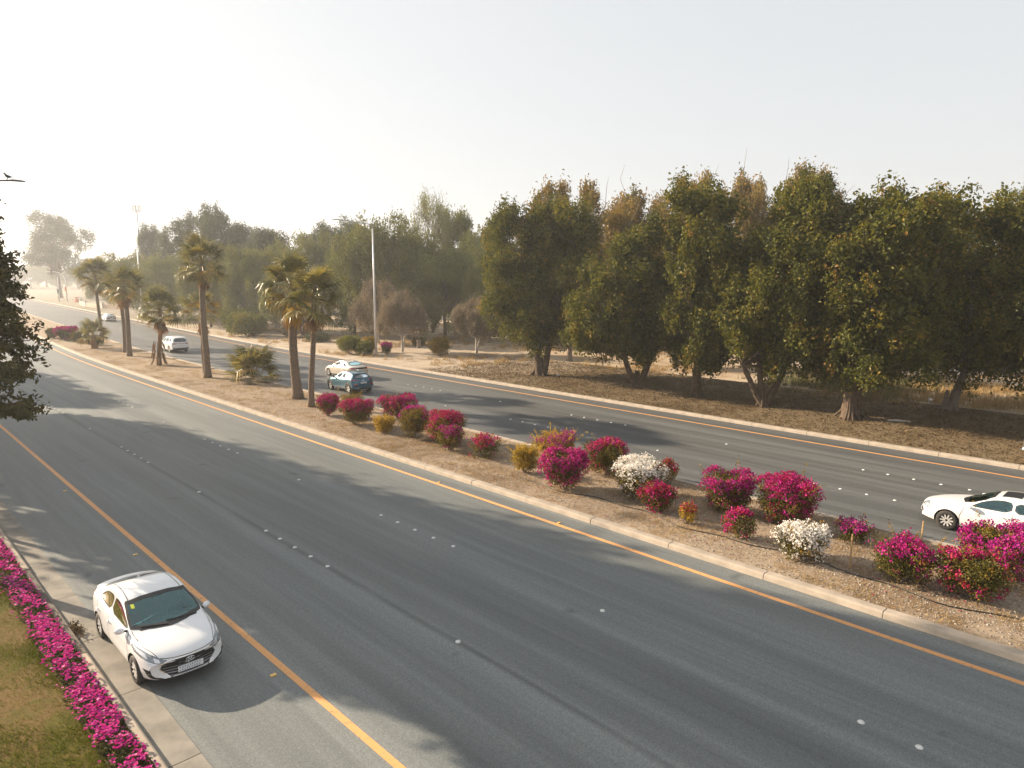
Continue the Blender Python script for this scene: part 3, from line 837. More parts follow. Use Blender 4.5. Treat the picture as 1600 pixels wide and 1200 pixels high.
# ------------------------------------------------------------------ trees along the near side, left of the frame; the first reaches into it
def feathery(n, s, h, rad, z0, seed, label, n_leaf=20000, group='dark feathery trees on the near lawn'):
    rng = np.random.default_rng(seed)
    root = empty('feathery_roadside_tree', (n, s, .1), 0, label, 'tree', group)
    mb = MB(); lf = MB()
    mb.tube([[0, 0, -.1], [.02, .02, z0], [0, .05, h * .6], [.05, 0, h * .97]], [.22, .16, .10, .02], 8, caps=False)
    nb = 120
    tw_p, tw_d = [], []
    for i in range(nb):
        t = (i + rng.random()) / nb
        z = z0 - .4 + (h - z0 + .2) * t ** .92
        w = rad * (math.sin(min(1.0, (1.03 - t) * 1.12) * 1.57) ** 1.0) * rng.uniform(.72, 1.1)
        a = i * 2.399 + rng.normal(0, .3)
        if t < .5 and math.cos(a) < -.05: continue        # the lawn side is bare low down
        d = np.array([math.cos(a), math.sin(a), rng.uniform(-.05, .32)])
        e = np.array([0, 0, z]) + d * w
        tt = np.linspace(0, 1, 6)[:, None]
        p = np.array([0, 0, z]) * (1 - tt) + e * tt; p[:, 2] -= .35 * (tt[:, 0] ** 2) * w * .4
        mb.tube(p, np.linspace(.05, .012, 6), 4, caps=False)
        for q in range(26):
            u = rng.uniform(.25, 1.0)
            b = p[0] * (1 - u) + p[-1] * u; b[2] -= .35 * u * u * w * .4
            dd = unit(d * .8 + rng.normal(size=3) * .55)
            tw_p.append(b); tw_d.append(dd * rng.uniform(.35, .8))
    tw_p, tw_d = np.array(tw_p), np.array(tw_d)
    k = max(4, n_leaf // len(tw_p))
    u = rng.uniform(0, 1, (len(tw_p), k, 1))
    P = (tw_p[:, None] + tw_d[:, None] * u + rng.normal(size=(len(tw_p), k, 3)) * .065).reshape(-1, 3)
    nr = unit(rng.normal(size=P.shape) + np.array([0, 0, .5]))
    ti = np.clip(np.repeat(rng.normal(.45, .2, len(tw_p)), k) + rng.normal(0, .1, len(P)), 0, 1)
    leaf_quads(lf, P, nr, .15, .5, rng, ti, .2)
    lf.build('crown', M['conif'], root); mb.build('trunk', M['bark'], root, True)
    return root
feathery(1.9, 25.6, 14.6, 2.35, 5.0, 61, 'dark feathery tree cut by the left edge, overhanging the shoulder', 130000)
for k, (n, s, h, w) in enumerate(((1.9, 32.0, 18, 2.7), (1.2, 40.5, 19, 3.9), (.8, 47, 18, 4.2), (.5, 55, 15.5, 4.2), (.5, 63, 14.5, 4.0), (.4, 84, 14, 4.0), (.4, 92, 14, 4.2))):
    for q in (0, 1):
        bg_tree('shade', n + .3 * q, s + 2.4 * q, h * (1 - .06 * q), w * 2.0, 'tall dense tree on the near lawn beyond the left edge, shading the road', 'shade trees on the near lawn')

# ================================================================== palms
def frond_mesh(seed, mat, L=1.2, pet=1.15, droop=.55, spread=1.95, nseg=20, tint=.5):
    """fan leaf: petiole along +x, blade of folded segments with drooping tips"""
    rng = np.random.default_rng(seed)
    mb = MB()
    t = np.linspace(0, 1, 5)
    pp = np.stack([t * pet, 0 * t, -.10 * droop * t * t], 1)
    mb.tube(pp, np.linspace(.035, .018, 5), 4, tint=min(1, tint + .35))
    o = pp[-1]
    for i in range(nseg):
        a = -spread + 2 * spread * (i + .5) / nseg + rng.normal(0, .02)
        ln = L * (.72 + .28 * math.cos(a * .62)) * rng.uniform(.86, 1.06)
        d = np.array([math.cos(a), math.sin(a), 0])
        sd = np.array([-math.sin(a), math.cos(a), 0])
        w = .058 * rng.uniform(.85, 1.15)
        zs = [0, -.02, -.12 * droop, -.50 * droop * rng.uniform(.5, 1.5)]
        rs = [0.03, .35, .68, 1.0 - .16 * droop]
        ws = [.014, w, w * .60, .004]
        V = []
        for r, z, ww in zip(rs, zs, ws):
            c = o + d * r * ln + np.array([0, 0, z * ln + .06 * math.cos(a)])
            V += [c - sd * ww + np.array([0, 0, .35 * ww]), c, c + sd * ww + np.array([0, 0, .35 * ww])]
        F = []
        for k in range(3):
            b = k * 3
            F += [[b, b + 1, b + 4, b + 3], [b + 1, b + 2, b + 5, b + 4]]
        mb.add(V, F, 0, np.clip(np.full(len(F), tint + rng.normal(0, .16)), 0, 1))
    return mb.mesh('frond', M[mat])

FR = {'green': [frond_mesh(s, 'palm_g', droop=d, tint=t) for s, d, t in ((1, .5, .4), (2, .75, .55), (3, 1.0, .3), (4, .6, .75))],
      'yellow': [frond_mesh(5, 'palm_y', droop=.7), frond_mesh(6, 'palm_y', droop=1.0)],
      'dead': [frond_mesh(7, 'palm_dead', droop=.6, spread=.75, nseg=14, pet=.8, L=1.1), frond_mesh(8, 'palm_dead', droop=.9, spread=.55, nseg=12, pet=.6, L=1.2)]}

def palm(n, s, h, rb, rt, seed, label, n_green=26, n_dead=10, size=1.0, lean=(0, 0), yellow=2, bark='palm_bark', skirt=False, bloom=False, flare=1.35, open_=1.0, name='fan_palm'):
    rng = np.random.default_rng(seed)
    root = empty(name, (n, s, .1), 0, label, 'palm', 'fan palms on the median')
    top = np.array([lean[0], lean[1], h])
    if h > .5:
        mb = MB(); k = 22
        t = np.linspace(0, 1, k)
        p = np.outer(t, top) + np.stack([.10 * np.sin(t * 3 + seed), .10 * np.sin(t * 2.3 + 2 * seed), 0 * t], 1) * (t * (1 - t) * 4)[:, None]
        r = (rb + (rt - rb) * t ** .7) * .82
        r = r * (1 + (flare - 1) * np.exp(-t * h / .45)) * (1 + .05 * (np.arange(k) % 2))
        p[0, 2] = -.1
        mb.tube(p, r, 14)
        mb.build('trunk', M[bark], root, True)
        if skirt:
            sk = MB()
            for q in range(60):
                a = rng.uniform(0, 6.28); z = rng.uniform(.1, 2.2); d = np.array([math.cos(a), math.sin(a), 0])
                rr = rb * (1.5 + max(0, 1 - z) * .9)
                b = d * rr * .85 + np.array([0, 0, z + .25]); e = d * (rr + rng.uniform(.1, .35)) + np.array([0, 0, max(0.0, z - rng.uniform(.4, .9))])
                sk.tube([b, (b + e) / 2 + d * .05, e], [.03, .045, .012], 4, tint=rng.random())
            sk.build('leaf_base', M['palm_dead'], root)
    def put(me, az, el, sc, roll=0.0, nm='frond', zoff=0):
        o = obj(nm, me, root)
        m = Matrix.Rotation(az, 4, 'Z') @ Matrix.Rotation(-el, 4, 'Y') @ Matrix.Rotation(roll, 4, 'X')
        o.location = Vector(top) + Vector((0, 0, zoff))
        o.rotation_euler = m.to_euler()
        o.scale = (sc, sc, sc)
        return o
    for i in range(n_green):
        t = (i + .5) / n_green
        el = R(88 - 124 * open_ * t ** .9) + rng.normal(0, .14)
        me = FR['green'][int(rng.integers(4))]
        if i >= n_green - 4 - yellow and i < n_green - 4: me = FR['yellow'][int(rng.integers(2))]
        put(me, i * 2.399 + rng.normal(0, .2), el, size * rng.uniform(.82, 1.12), rng.normal(0, .35), zoff=-.35 * t + .1)
    for i in range(n_dead):
        o = put(FR['dead'][i % 2], i * 2.399 + rng.normal(0, .3), R(-62 - 26 * rng.random()), size * rng.uniform(.6, 1.0), rng.normal(0, .5), zoff=-.4 - .25 * rng.random())
        o['label'] = 'dead brown hanging frond'
    if bloom:
        bl = MB()
        for q in range(70):
            a = rng.uniform(0, 6.28); d = np.array([math.cos(a), math.sin(a), 0]); st = top + np.array([0, 0, -.5])
            e = top + d * rng.uniform(.32, .62) + np.array([0, 0, -rng.uniform(1.8, 3.2)])
            bl.tube([st, (st + e) / 2 + d * .30, e], [.022, .05, .025], 4, tint=rng.random())
        o = bl.build('inflorescence', M['palm_bloom'], root)
    return root

palm(22.66, 60.73, 9.6, .33, .27, 3, 'tallest fan palm with a smooth grey trunk in the middle of the left palms', 34, 10, 1.12, lean=(.1, -.1))
palm(23.65, 63.85, 5.5, .22, .18, 4, 'shorter yellowing palm half hidden behind the tallest palm', 14, 16, 1.0, yellow=5)
palm(22.57, 72.6, 5.3, .24, .22, 5, 'palm with old leaf bases skirting its short trunk', 30, 14, 1.12, lean=(.3, -.3), skirt=True, bark='palm_bark2')
palm(22.84, 82.75, 7.4, .29, .25, 6, 'front one of two close palms, slightly leaning, left of the white SUV', 30, 16, 1.15, lean=(0, 0), yellow=4)
palm(23.64, 87.2, 6.9, .26, .22, 7, 'slimmer palm hidden behind the front one of two close palms', 14, 10, .95)
palm(24.9, 101.5, 8.5, .26, .2, 8, 'palm with orange dead leaves on top standing behind the small stubby palm', 30, 18, 1.2, lean=(-.1, .1), yellow=5)
palm(22.3, 94.2, 1.6, .36, .34, 9, 'small stubby palm with a short dark trunk beside the far pink bush', 22, 2, .95, bark='palm_bark2', open_=.85)
palm(23.28, 45.95, 7.9, .43, .29, 10, 'palm with a thick bulging trunk and hanging yellow flower stalks', 34, 5, 1.15, lean=(-.1, .1), yellow=4, bloom=True)
palm(22.41, 42.42, 7.2, .235, .19, 11, 'slim palm with a thin straight trunk, right one of the front pair', 32, 5, 1.1, lean=(.28, -.26))
palm(24.69, 56.28, .45, .3, .3, 12, 'trunkless bushy fan palm low on the median', 26, 3, 1.3, open_=.70, name='dwarf_palm')

# ================================================================== bougainvilleas
def shrub(n, s, w, h, seed, label, blooms, leafm='bougain', dens=1.0, bl=.5, spread=.5, low=.0, name='bougainvillea', cat='flowering shrub', group='bougainvilleas on the median', base_w=.55, leaf=.085, z=.1, sprigs=0, tint_mu=.42):
    """blooms: list of (material, share); low: share of blossoms reaching down the sides"""
    rng = np.random.default_rng(seed)
    w *= 1.05; h *= .95
    root = empty(name, (n, s, z), 0, label, cat, group)
    lobes = []
    nl = 22
    for i in range(nl):
        t = (i + .5) / nl
        zz = h * (.24 + .56 * t)
        wr = w * .5 * (base_w + (1 - base_w) * min(1, zz / (h * .62)))
        a = i * 2.399 + rng.normal(0, .3)
        q = w * rng.uniform(.13, .20)
        rr = max(0.0, wr - q) * math.sqrt(rng.uniform(.35, 1.0))
        lobes.append([math.cos(a) * rr, math.sin(a) * rr, min(zz, h - q * .85), q, q, q * .85])
    for i in range(5):
        q = w * .2; a = rng.uniform(0, 6.28); rr = rng.uniform(0, w * .26)
        lobes.append([math.cos(a) * rr, math.sin(a) * rr, h - q * .9, q, q, q * .8])
    A = w * h
    leaf *= .80
    mb = crown_leaves(lobes, int(8200 * A * dens / 2.6), leaf, rng, per=8, cl_r=.065, aspect=.62, tint_mu=tint_mu, tint_sd=.24, fill=.15, shell=(.6, 1.02))
    for q in range(sprigs + (3 if name == 'bougainvillea' and dens > .6 else 0)):
        a = rng.uniform(0, 6.28); rr = rng.uniform(.1, .45) * w
        b = np.array([math.cos(a) * rr, math.sin(a) * rr, h * .8])
        dd = unit(np.array([math.cos(a), math.sin(a), rng.uniform(.7, 1.8)])) * rng.uniform(.25, .6) * h
        t = rng.random((26, 1))
        P = b + dd * t + rng.normal(size=(26, 3)) * .03
        leaf_quads(mb, P, unit(rng.normal(size=P.shape)), leaf, .6, rng, np.clip(rng.normal(.8, .15, 26), 0, 1))
    mb.build('foliage', M[leafm], root)
    # bracts: clusters on the upper shell
    L = np.array(lobes); cen = L[:, :3].mean(0)
    tot = int(4200 * A * bl / 2.6)
    fl = {}
    mats = [m for m, _ in blooms]; sh = np.array([q for _, q in blooms], float); sh /= sh.sum() if len(sh) else 1
    if mats:
        got = 0; tries = 0
        area = L[:, 3] * L[:, 4]
        while got < tot and tries < 60:
            tries += 1
            m_ = 200
            idx = rng.choice(len(L), m_, p=area / area.sum())
            d = unit(rng.normal(size=(m_, 3)) + np.array([0, 0, .25]))
            C = L[idx, :3] + d * L[idx, 3:] * rng.uniform(.92, 1.1, m_)[:, None]
            hz = C[:, 2] / h
            rad = np.linalg.norm(C[:, :2], axis=1) / (w * .5)
            keep = rng.random(m_) < np.clip((hz - .62) * 3.4, 0, 1) + low * .55 * np.clip(rad, 0, 1)
            # keep patches: bracts flower together
            patch = np.sin(C[:, 0] * 5.1 / w * 1.8 + seed) + np.sin(C[:, 1] * 4.3 / w * 1.8 + 2 * seed) + np.sin(C[:, 2] * 6.0 / h + seed)
            keep &= (patch > -1.6 + (1 - bl) * 1.5)
            C = C[keep]; d = d[keep]
            if not len(C): continue
            k = 7
            P = np.repeat(C, k, 0) + rng.normal(size=(len(C) * k, 3)) * .055
            nr = unit(np.repeat(d, k, 0) * .6 + rng.normal(size=P.shape) * .7)
            which = np.repeat(rng.choice(len(mats), len(C), p=sh), k)
            ti = np.clip(np.repeat(rng.normal(.5, .2, len(C)), k) + rng.normal(0, .12, len(P)), 0, 1)
            for q in range(len(mats)):
                sel = which == q
                if sel.any():
                    b = fl.setdefault(mats[q], MB())
                    leaf_quads(b, P[sel], nr[sel], leaf * 1.02, .85, rng, ti[sel])
            got += len(P)
        for q, b in fl.items():
            b.build('blossom', M[q], root)
    st = MB()
    for i in range(7):
        c = lobes[int(rng.integers(nl))]
        limb(st, [rng.normal(0, .05), rng.normal(0, .05), -.05], c[:3], .028, .008, rng, 5, 5, .3)
    st.build('stem', M['twig'], root, True)
    return root

MG, CR, PU, WH = 'magenta', 'crimson', 'purple', 'white_fl'
shrub(21.69, 38.99, 1.5, 1.4, 1, 'rounded magenta bush at the foot of the slim palm', [(MG, 3), (CR, 1)], bl=1.1, low=.55)
shrub(21.45, 35.34, 2.05, 1.6, 2, 'bush with a flat magenta top and orange-tinged side, second from the slim palm', [(MG, 2), (CR, 2)], bl=.85, low=.12, tint_mu=.55)
shrub(26.0 - 1.5, 40.9, 1.9, .95, 3, 'low brown twiggy bush behind the magenta bush, before the teal crossover', [], dens=.45, tint_mu=.7, sprigs=4)
shrub(21.47, 32.54, 1.4, 1.0, 4, 'small yellow leaved bush near the kerb between two magenta bushes', [], 'bougain_y', tint_mu=.45)
shrub(24.4, 35.4, 2.5, 1.5, 5, 'wide magenta topped bush at the back edge of the median', [(MG, 3), (CR, 1)], bl=.8, low=.25)
shrub(21.94, 30.39, 2.0, 1.75, 6, 'green bush with purple blossoms only on its top right', [(PU, 2), (MG, 1)], bl=.5, tint_mu=.62, sprigs=3)
shrub(22.4, 28.35, 2.4, 1.7, 7, 'broad bush dotted with red and magenta blossoms and orange leaves', [(MG, 1), (CR, 2)], bl=.75, low=.4, tint_mu=.62)
shrub(21.6, 26.9, 1.55, 1.3, 8, 'loose bush with purple sprays in front of the broad red dotted bush', [(PU, 1), (MG, 1)], dens=.7, bl=.35, low=.15, tint_mu=.55)
shrub(21.84, 24.61, 1.85, 1.2, 9, 'sparse dark bush with red sprays on thin stems', [(CR, 2), (PU, 1)], dens=.42, bl=.28, low=.4, sprigs=4)
shrub(21.45, 21.5, 1.45, 1.3, 10, 'yellow-orange bush with upright sprigs left of the bright magenta ball', [], 'bougain_y', dens=.8, sprigs=6, tint_mu=.35)
shrub(24.3, 22.3, 2.5, 1.3, 11, 'golden bush with sprigs and a little purple, behind the bright magenta ball', [(PU, 1)], 'bougain_y', bl=.2, sprigs=9, tint_mu=.4)
shrub(20.9, 18.7, 2.0, 1.7, 12, 'bright magenta ball of blossom left of the large white bush', [(MG, 5), (PU, .5)], bl=1.25, low=.6)
shrub(23.84, 18.92, 2.2, 1.6, 13, 'dark magenta bush behind, between the bright magenta ball and the white bush', [(MG, 1), (CR, 1)], bl=.7, low=.3)
shrub(22.2, 16.04, 2.35, 1.55, 14, 'large white flowering bush, the bigger of the two white ones', [(WH, 1)], bl=1.15, low=.5)
shrub(24.5, 16.1, .85, 1.1, 15, 'thin reddish twiggy bush peeping out right of the large white bush', [(CR, 1)], dens=.5, bl=.18, low=.2, tint_mu=.7)
shrub(21.33, 14.44, 1.45, 1.1, 16, 'low crimson bush in front of the large white bush', [(CR, 2), (MG, 1)], bl=.75, low=.55)
shrub(20.98, 12.91, .7, .8, 17, 'small sparse yellowish sprout between the crimson bush and the kerb', [(CR, 1)], 'bougain_y', dens=.5, bl=.12)
shrub(23.2, 12.62, 2.2, 1.6, 18, 'big dark green bush with magenta top left of the brightest big bush', [(MG, 2), (PU, 1)], bl=.7, low=.15)
shrub(20.99, 10.97, 1.4, 1.0, 19, 'open spindly bush with pink sprays low at the ends', [(MG, 1), (CR, 1)], dens=.38, bl=.42, low=.6)
shrub(23.4, 10.56, 2.45, 1.8, 20, 'biggest bright magenta bush, above the smaller white bush', [(MG, 4), (CR, 1)], bl=1.1, low=.45)
shrub(20.8, 8.82, 1.75, 1.15, 21, 'smaller white flowering bush close to the kerb', [(WH, 1)], bl=1.3, low=.8)
shrub(23.4, 8.21, 1.3, .75, 22, 'low straggly bush with a few purple blossoms behind the stake', [(PU, 1)], dens=.55, bl=.25, sprigs=3)
shrub(21.3, 6.07, 1.9, 1.3, 23, 'dark green bush with magenta crest left of the rightmost pair', [(MG, 3), (PU, 1)], bl=.5, low=.05)
shrub(23.6, 4.25, 2.45, 1.55, 24, 'broad magenta bush in front of the white sedan on the far road', [(MG, 1), (PU, 2)], bl=.95, low=.35, tint_mu=.6)
shrub(21.42, 4.45, 1.95, 1.32, 25, 'green bush with red sprays on its sides, nearest the right edge', [(CR, 2), (MG, 1)], bl=.45, low=.45, tint_mu=.5)
shrub(22.54, 108.58, 3.0, 1.9, 26, 'far magenta bush beside the small stubby palm', [(MG, 1)], bl=1.0, low=.1, leaf=.14)
shrub(21.92, 113.5, 1.9, 1.5, 27, 'dull green bush left of the far magenta bush', [], leaf=.14)
shrub(22.9, 103.5, 2.3, 1.6, 28, 'dull green bush right of the far magenta bush', [], leaf=.14)
shrub(23.3, 99.0, 2.0, 1.2, 29, 'low brown-green bush at the foot of the small stubby palm', [], leaf=.14)
VG = 'shrubs on the verge by the lamp post'
shrub(40.9, 68.2, 2.9, 2.2, 31, 'clipped round yellow-green shrub left of the lamp post', [], 'hedge', dens=1.0, name='verge_shrub', cat='shrub', group=VG, base_w=.85, leaf=.11)
shrub(41.4, 65.9, 2.2, 1.7, 32, 'smaller dark green shrub right beside the lamp post', [], 'hedge', name='verge_shrub', cat='shrub', group=VG, base_w=.85, leaf=.11, tint_mu=.2)
shrub(43.5, 68.3, 2.0, 1.9, 33, 'orange-brown shrub behind the two clipped shrubs', [], 'bougain_y', name='verge_shrub', cat='shrub', group=VG, leaf=.11, tint_mu=.25, dens=.7)
shrub(43.3, 64.7, 1.4, 1.4, 34, 'little pink flowering shrub right of the lamp post', [(PU, 1)], name='verge_shrub', cat='shrub', group=VG, leaf=.10, bl=.5, dens=.6)
shrub(46.7, 59.8, 2.9, 2.2, 35, 'rusty orange shrub alone on the sandy verge', [], 'bougain_y', name='verge_shrub', cat='shrub', group=VG, leaf=.11, tint_mu=.15, dens=.7, base_w=.6)
shrub(51.6, 70.1, 2.2, 1.1, 36, 'grey-green low shrub between the whitewashed trunk and the rusty shrub', [], name='verge_shrub', cat='shrub', group=VG, leaf=.11)
shrub(42.6, 98.5, 6.5, 3.6, 37, 'big yellow-green hedge bush on the verge right of the tall palm', [], 'hedge', dens=.34, name='hedge_bush', cat='hedge', group='hedge bushes along the far verge', leaf=.24, base_w=.95, tint_mu=.55)
shrub(45.5, 107, 7.0, 4.0, 38, 'olive hedge bush left end of the far verge hedge', [], 'hedge', dens=.34, name='hedge_bush', cat='hedge', group='hedge bushes along the far verge', leaf=.24, base_w=.95, tint_mu=.3)
shrub(47.5, 92, 6.0, 3.2, 39, 'brownish thorny bush behind the right end of the hedge', [], 'dry', dens=.34, name='hedge_bush', cat='hedge', group='hedge bushes along the far verge', leaf=.24, base_w=.95)
shrub(45.5, 84, 3.6, 1.3, 40, 'low grey-green bush on the sand beyond the hedge', [], 'euca', dens=.5, name='hedge_bush', cat='shrub', group='hedge bushes along the far verge', leaf=.16, base_w=.95)

# ================================================================== cars
def pchip(xs, ys, x):
    xs, ys = np.asarray(xs, float), np.asarray(ys, float)
    if xs[0] > xs[-1]: xs, ys = xs[::-1], ys[::-1]
    h = np.diff(xs); dl = np.diff(ys) / h
    d = np.zeros_like(ys)
    for i in range(1, len(xs) - 1):
        if dl[i - 1] * dl[i] > 0:
            w1, w2 = 2 * h[i] + h[i - 1], h[i] + 2 * h[i - 1]
            d[i] = (w1 + w2) / (w1 / dl[i - 1] + w2 / dl[i])
    d[0], d[-1] = dl[0], dl[-1]
    x = np.clip(x, xs[0], xs[-1])
    k = np.clip(np.searchsorted(xs, x) - 1, 0, len(xs) - 2)
    t = (x - xs[k]) / h[k]
    return ((1 + 2 * t) * (1 - t) ** 2) * ys[k] + t * (1 - t) ** 2 * h[k] * d[k] + t * t * (3 - 2 * t) * ys[k + 1] + t * t * (t - 1) * h[k] * d[k + 1]

def resample(P, n, closed=False):
    P = np.asarray(P, float)
    if closed: P = np.vstack([P, P[:1]])
    d = np.concatenate([[0], np.cumsum(np.linalg.norm(np.diff(P, axis=0), axis=1))])
    t = np.linspace(0, d[-1], n + 1)
    return np.stack([np.interp(t, d, P[:, k]) for k in range(2)], 1)

def smooth_poly(P, it=2, closed=True):
    P = np.asarray(P, float)
    for _ in range(it):
        Q = np.roll(P, -1, 0)
        A, B = P * .75 + Q * .25, P * .25 + Q * .75
        P = np.stack([A, B], 1).reshape(-1, 2)
    return P

def inset(P, w):
    P = np.asarray(P, float)
    c = P.mean(0)
    T = np.roll(P, -1, 0) - np.roll(P, 1, 0)
    Nn = np.stack([-T[:, 1], T[:, 0]], 1); Nn /= np.linalg.norm(Nn, axis=1)[:, None] + 1e-9
    A = np.sum((P) * np.roll(P, -1, 0)[:, ::-1] * np.array([1, -1]), 1).sum()
    if A < 0: Nn = -Nn
    return P + Nn * w

def in_poly(P, poly):
    x, y = P[:, 0], P[:, 1]
    r = np.zeros(len(P), bool)
    n = len(poly); j = n - 1
    for i in range(n):
        xi, yi = poly[i]; xj, yj = poly[j]
        c = ((yi > y) != (yj > y)) & (x < (xj - xi) * (y - yi) / (yj - yi + 1e-12) + xi)
        r ^= c; j = i
    return r

class Car:
    def __init__(self, name, label, cat, loc, rz, paint, L, W, H, wb, front, tops, belts, roofw, zb=.19, wr=.31, group=None, width_end=(.86, .86), cutface=.30, cr=.24):
        self.W = W / 2; self.paint = paint
        self.root = empty(name, (loc[0], loc[1], 0.004), rz, label, cat, group)
        self.xf, self.xr = wb / 2, -wb / 2
        self.tip, self.tail = wb / 2 + front, wb / 2 + front - L
        self.wr = wr
        nx, = (150,)
        # stations, denser at both ends
        u = np.linspace(0, 1, nx)
        xs = self.tail + (self.tip - self.tail) * (.5 - .5 * np.cos(u * np.pi) * .35 + (u - .5) * .65)
        Lx = np.abs(self.tip - self.tail)
        xs = np.interp(u, [0, 1], [0, 1]); xs = self.tail + (self.tip - self.tail) * (xs + .035 * np.sin(2 * np.pi * xs) * -1)
        zt = pchip([p[0] for p in tops], [p[1] for p in tops], xs)
        bl = pchip([p[0] for p in belts], [p[1] for p in belts], xs)
        rw = pchip([p[0] for p in roofw], [p[1] for p in roofw], xs)
        ef = np.clip((xs - (self.tip - .75)) / .75, 0, 1); er = np.clip(((self.tail + .75) - xs) / .75, 0, 1)
        w = self.W * (1 - (1 - width_end[0]) * ef ** 2.2 - (1 - width_end[1]) * er ** 2.2)
        zlow = zb + .10 * ef ** 3 + .16 * er ** 3
        ring = []
        nr_pts = 9
        V = []
        seg = 6
        for i in range(nx):
            x, t, b, r_, ww, z0 = xs[i], zt[i], min(bl[i], zt[i] - .015), rw[i], w[i], zlow[i]
            r_ = min(r_, ww * .93)
            gh = t - b
            ctrl = np.array([(0, z0), (.78 * ww, z0), (.93 * ww, z0 + .035), (.985 * ww, z0 + .16), (1.0 * ww, z0 + .45 * (b - z0)), (.985 * ww, z0 + .78 * (b - z0)), (.945 * ww, b - .02),
                             (ww * .90, b + .02 * min(1, gh / .2)), (.52 * r_ + .46 * ww * .90, b + .55 * gh), (r_ + .02, t - min(.05, gh * .25)), (r_ * .86, t - min(.018, gh * .1)), (r_ * .45, t - .002), (0, t + .006)])
            # smooth along the ring
            Q = []
            P = np.vstack([ctrl[0] * np.array([-1, 1]) - 0, ctrl, ctrl[-2] * np.array([-1, 1])])
            P[0] = (-ctrl[1][0], ctrl[1][1])
            for k in range(1, len(P) - 2):
                for q in range(seg):
                    s = q / seg
                    p0, p1, p2, p3 = P[k - 1], P[k], P[k + 1], P[k + 2]
                    tau = .38
                    m1, m2 = (p2 - p0) * tau, (p3 - p1) * tau
                    Q.append((2 * s ** 3 - 3 * s * s + 1) * p1 + (s ** 3 - 2 * s * s + s) * m1 + (-2 * s ** 3 + 3 * s * s) * p2 + (s ** 3 - s * s) * m2)
            Q.append(P[-2])
            Q = np.array(Q); Q[:, 0] = np.maximum(Q[:, 0], 0); Q[0, 0] = Q[-1, 0] = 0
            ring.append(Q)
        ring = np.array(ring)                       # nx, m, 2
        m = ring.shape[1]
        full = []
        for i in range(nx):
            q = ring[i]
            left = np.stack([q[:, 0], q[:, 1]], 1)
            right = np.stack([-q[1:-1, 0], q[1:-1, 1]], 1)[::-1]
            full.append(np.vstack([left, right]))
        full = np.array(full); K = full.shape[1]
        # plan curvature: nose, screens and tail curve back towards the sides
        def sst(a, b, x): t_ = np.clip((x - a) / (b - a), 0, 1); return t_ * t_ * (3 - 2 * t_)
        self.cf = .30; self.cr = cr
        VV = np.empty((nx, K, 3))
        yn = np.abs(full[:, :, 0]) / self.W
        for i in range(nx):
            a = self.cf * sst(.1, self.tip, xs[i]) - self.cr * sst(-.2, self.tail, xs[i])
            VV[i, :, 0] = xs[i] - a * yn[i] ** 2.4
            VV[i, :, 1] = full[i, :, 0]; VV[i, :, 2] = full[i, :, 1]
        V = list(VV.reshape(-1, 3))
        F = [[i * K + j, (i + 1) * K + j, (i + 1) * K + (j + 1) % K, i * K + (j + 1) % K] for i in range(nx - 1) for j in range(K)]
        bm = bmesh.new()
        bv = [bm.verts.new(v) for v in V]
        for f in F: bm.faces.new([bv[k] for k in f])
        c0 = bm.verts.new((self.tail - .012, 0, float(VV[0, :, 2].mean()))); c1 = bm.verts.new((self.tip + .012, 0, float(VV[-1, :, 2].mean())))
        for j in range(K):
            bm.faces.new([bv[j], bv[(j + 1) % K], c0]); bm.faces.new([bv[(nx - 1) * K + (j + 1) % K], bv[(nx - 1) * K + j], c1])
        bmesh.ops.recalc_face_normals(bm, faces=bm.faces)
        me = bpy.data.meshes.new('body'); bm.to_mesh(me); 
        self.bvh = BVHTree.FromBMesh(bm)
        bm.free()
        body = bpy.data.objects.new('body', me); col.objects.link(body)
        # wheel wells
        cut = MB()
        for xw in (self.xf, self.xr):
            a = np.arange(28) * 2 * np.pi / 28; rr = wr + .065
            ring_ = np.stack([xw + rr * np.cos(a), 0 * a, wr - .005 + rr * np.sin(a)], 1)
            for sd in (-1, 1):
                y0, y1 = sd * (self.W - cutface), sd * (self.W + .3)
                P = np.vstack([ring_ + [0, y0, 0], ring_ + [0, y1, 0], [[xw, y0, wr]], [[xw, y1, wr]]])
                Fc = [[j, (j + 1) % 28, 28 + (j + 1) % 28, 28 + j] for j in range(28)]
                cut.add(P, Fc); o_ = cut.n - len(P)
                cut.f.append(np.array([[o_ + (j + 1) % 28, o_ + j, o_ + 56] for j in range(28)] + [[o_ + 28 + j, o_ + 28 + (j + 1) % 28, o_ + 57] for j in range(28)]))
                cut.m.append(np.zeros(56)); cut.a.append(np.zeros(56))
        cme = cut.mesh('cutter', M['black'])
        bmc = bmesh.new(); bmc.from_mesh(cme); bmesh.ops.recalc_face_normals(bmc, faces=bmc.faces); bmc.to_mesh(cme); bmc.free()
        co = bpy.data.objects.new('cutter', cme); col.objects.link(co)
        md = body.modifiers.new('b', 'BOOLEAN'); md.object = co; md.operation = 'DIFFERENCE'; md.solver = 'EXACT'
        dg = bpy.context.evaluated_depsgraph_get(); dg.update()
        me2 = bpy.data.meshes.new_from_object(body.evaluated_get(dg))
        body.modifiers.clear(); bpy.data.objects.remove(co); bpy.data.meshes.remove(cme)
        body.data = me2; body.parent = self.root; me2.name = 'body'
        self.body = body
        me2.materials.clear(); me2.materials.append(M[paint]); me2.materials.append(M['black'])
        self.holes = []; self.dark_z = zb + .075
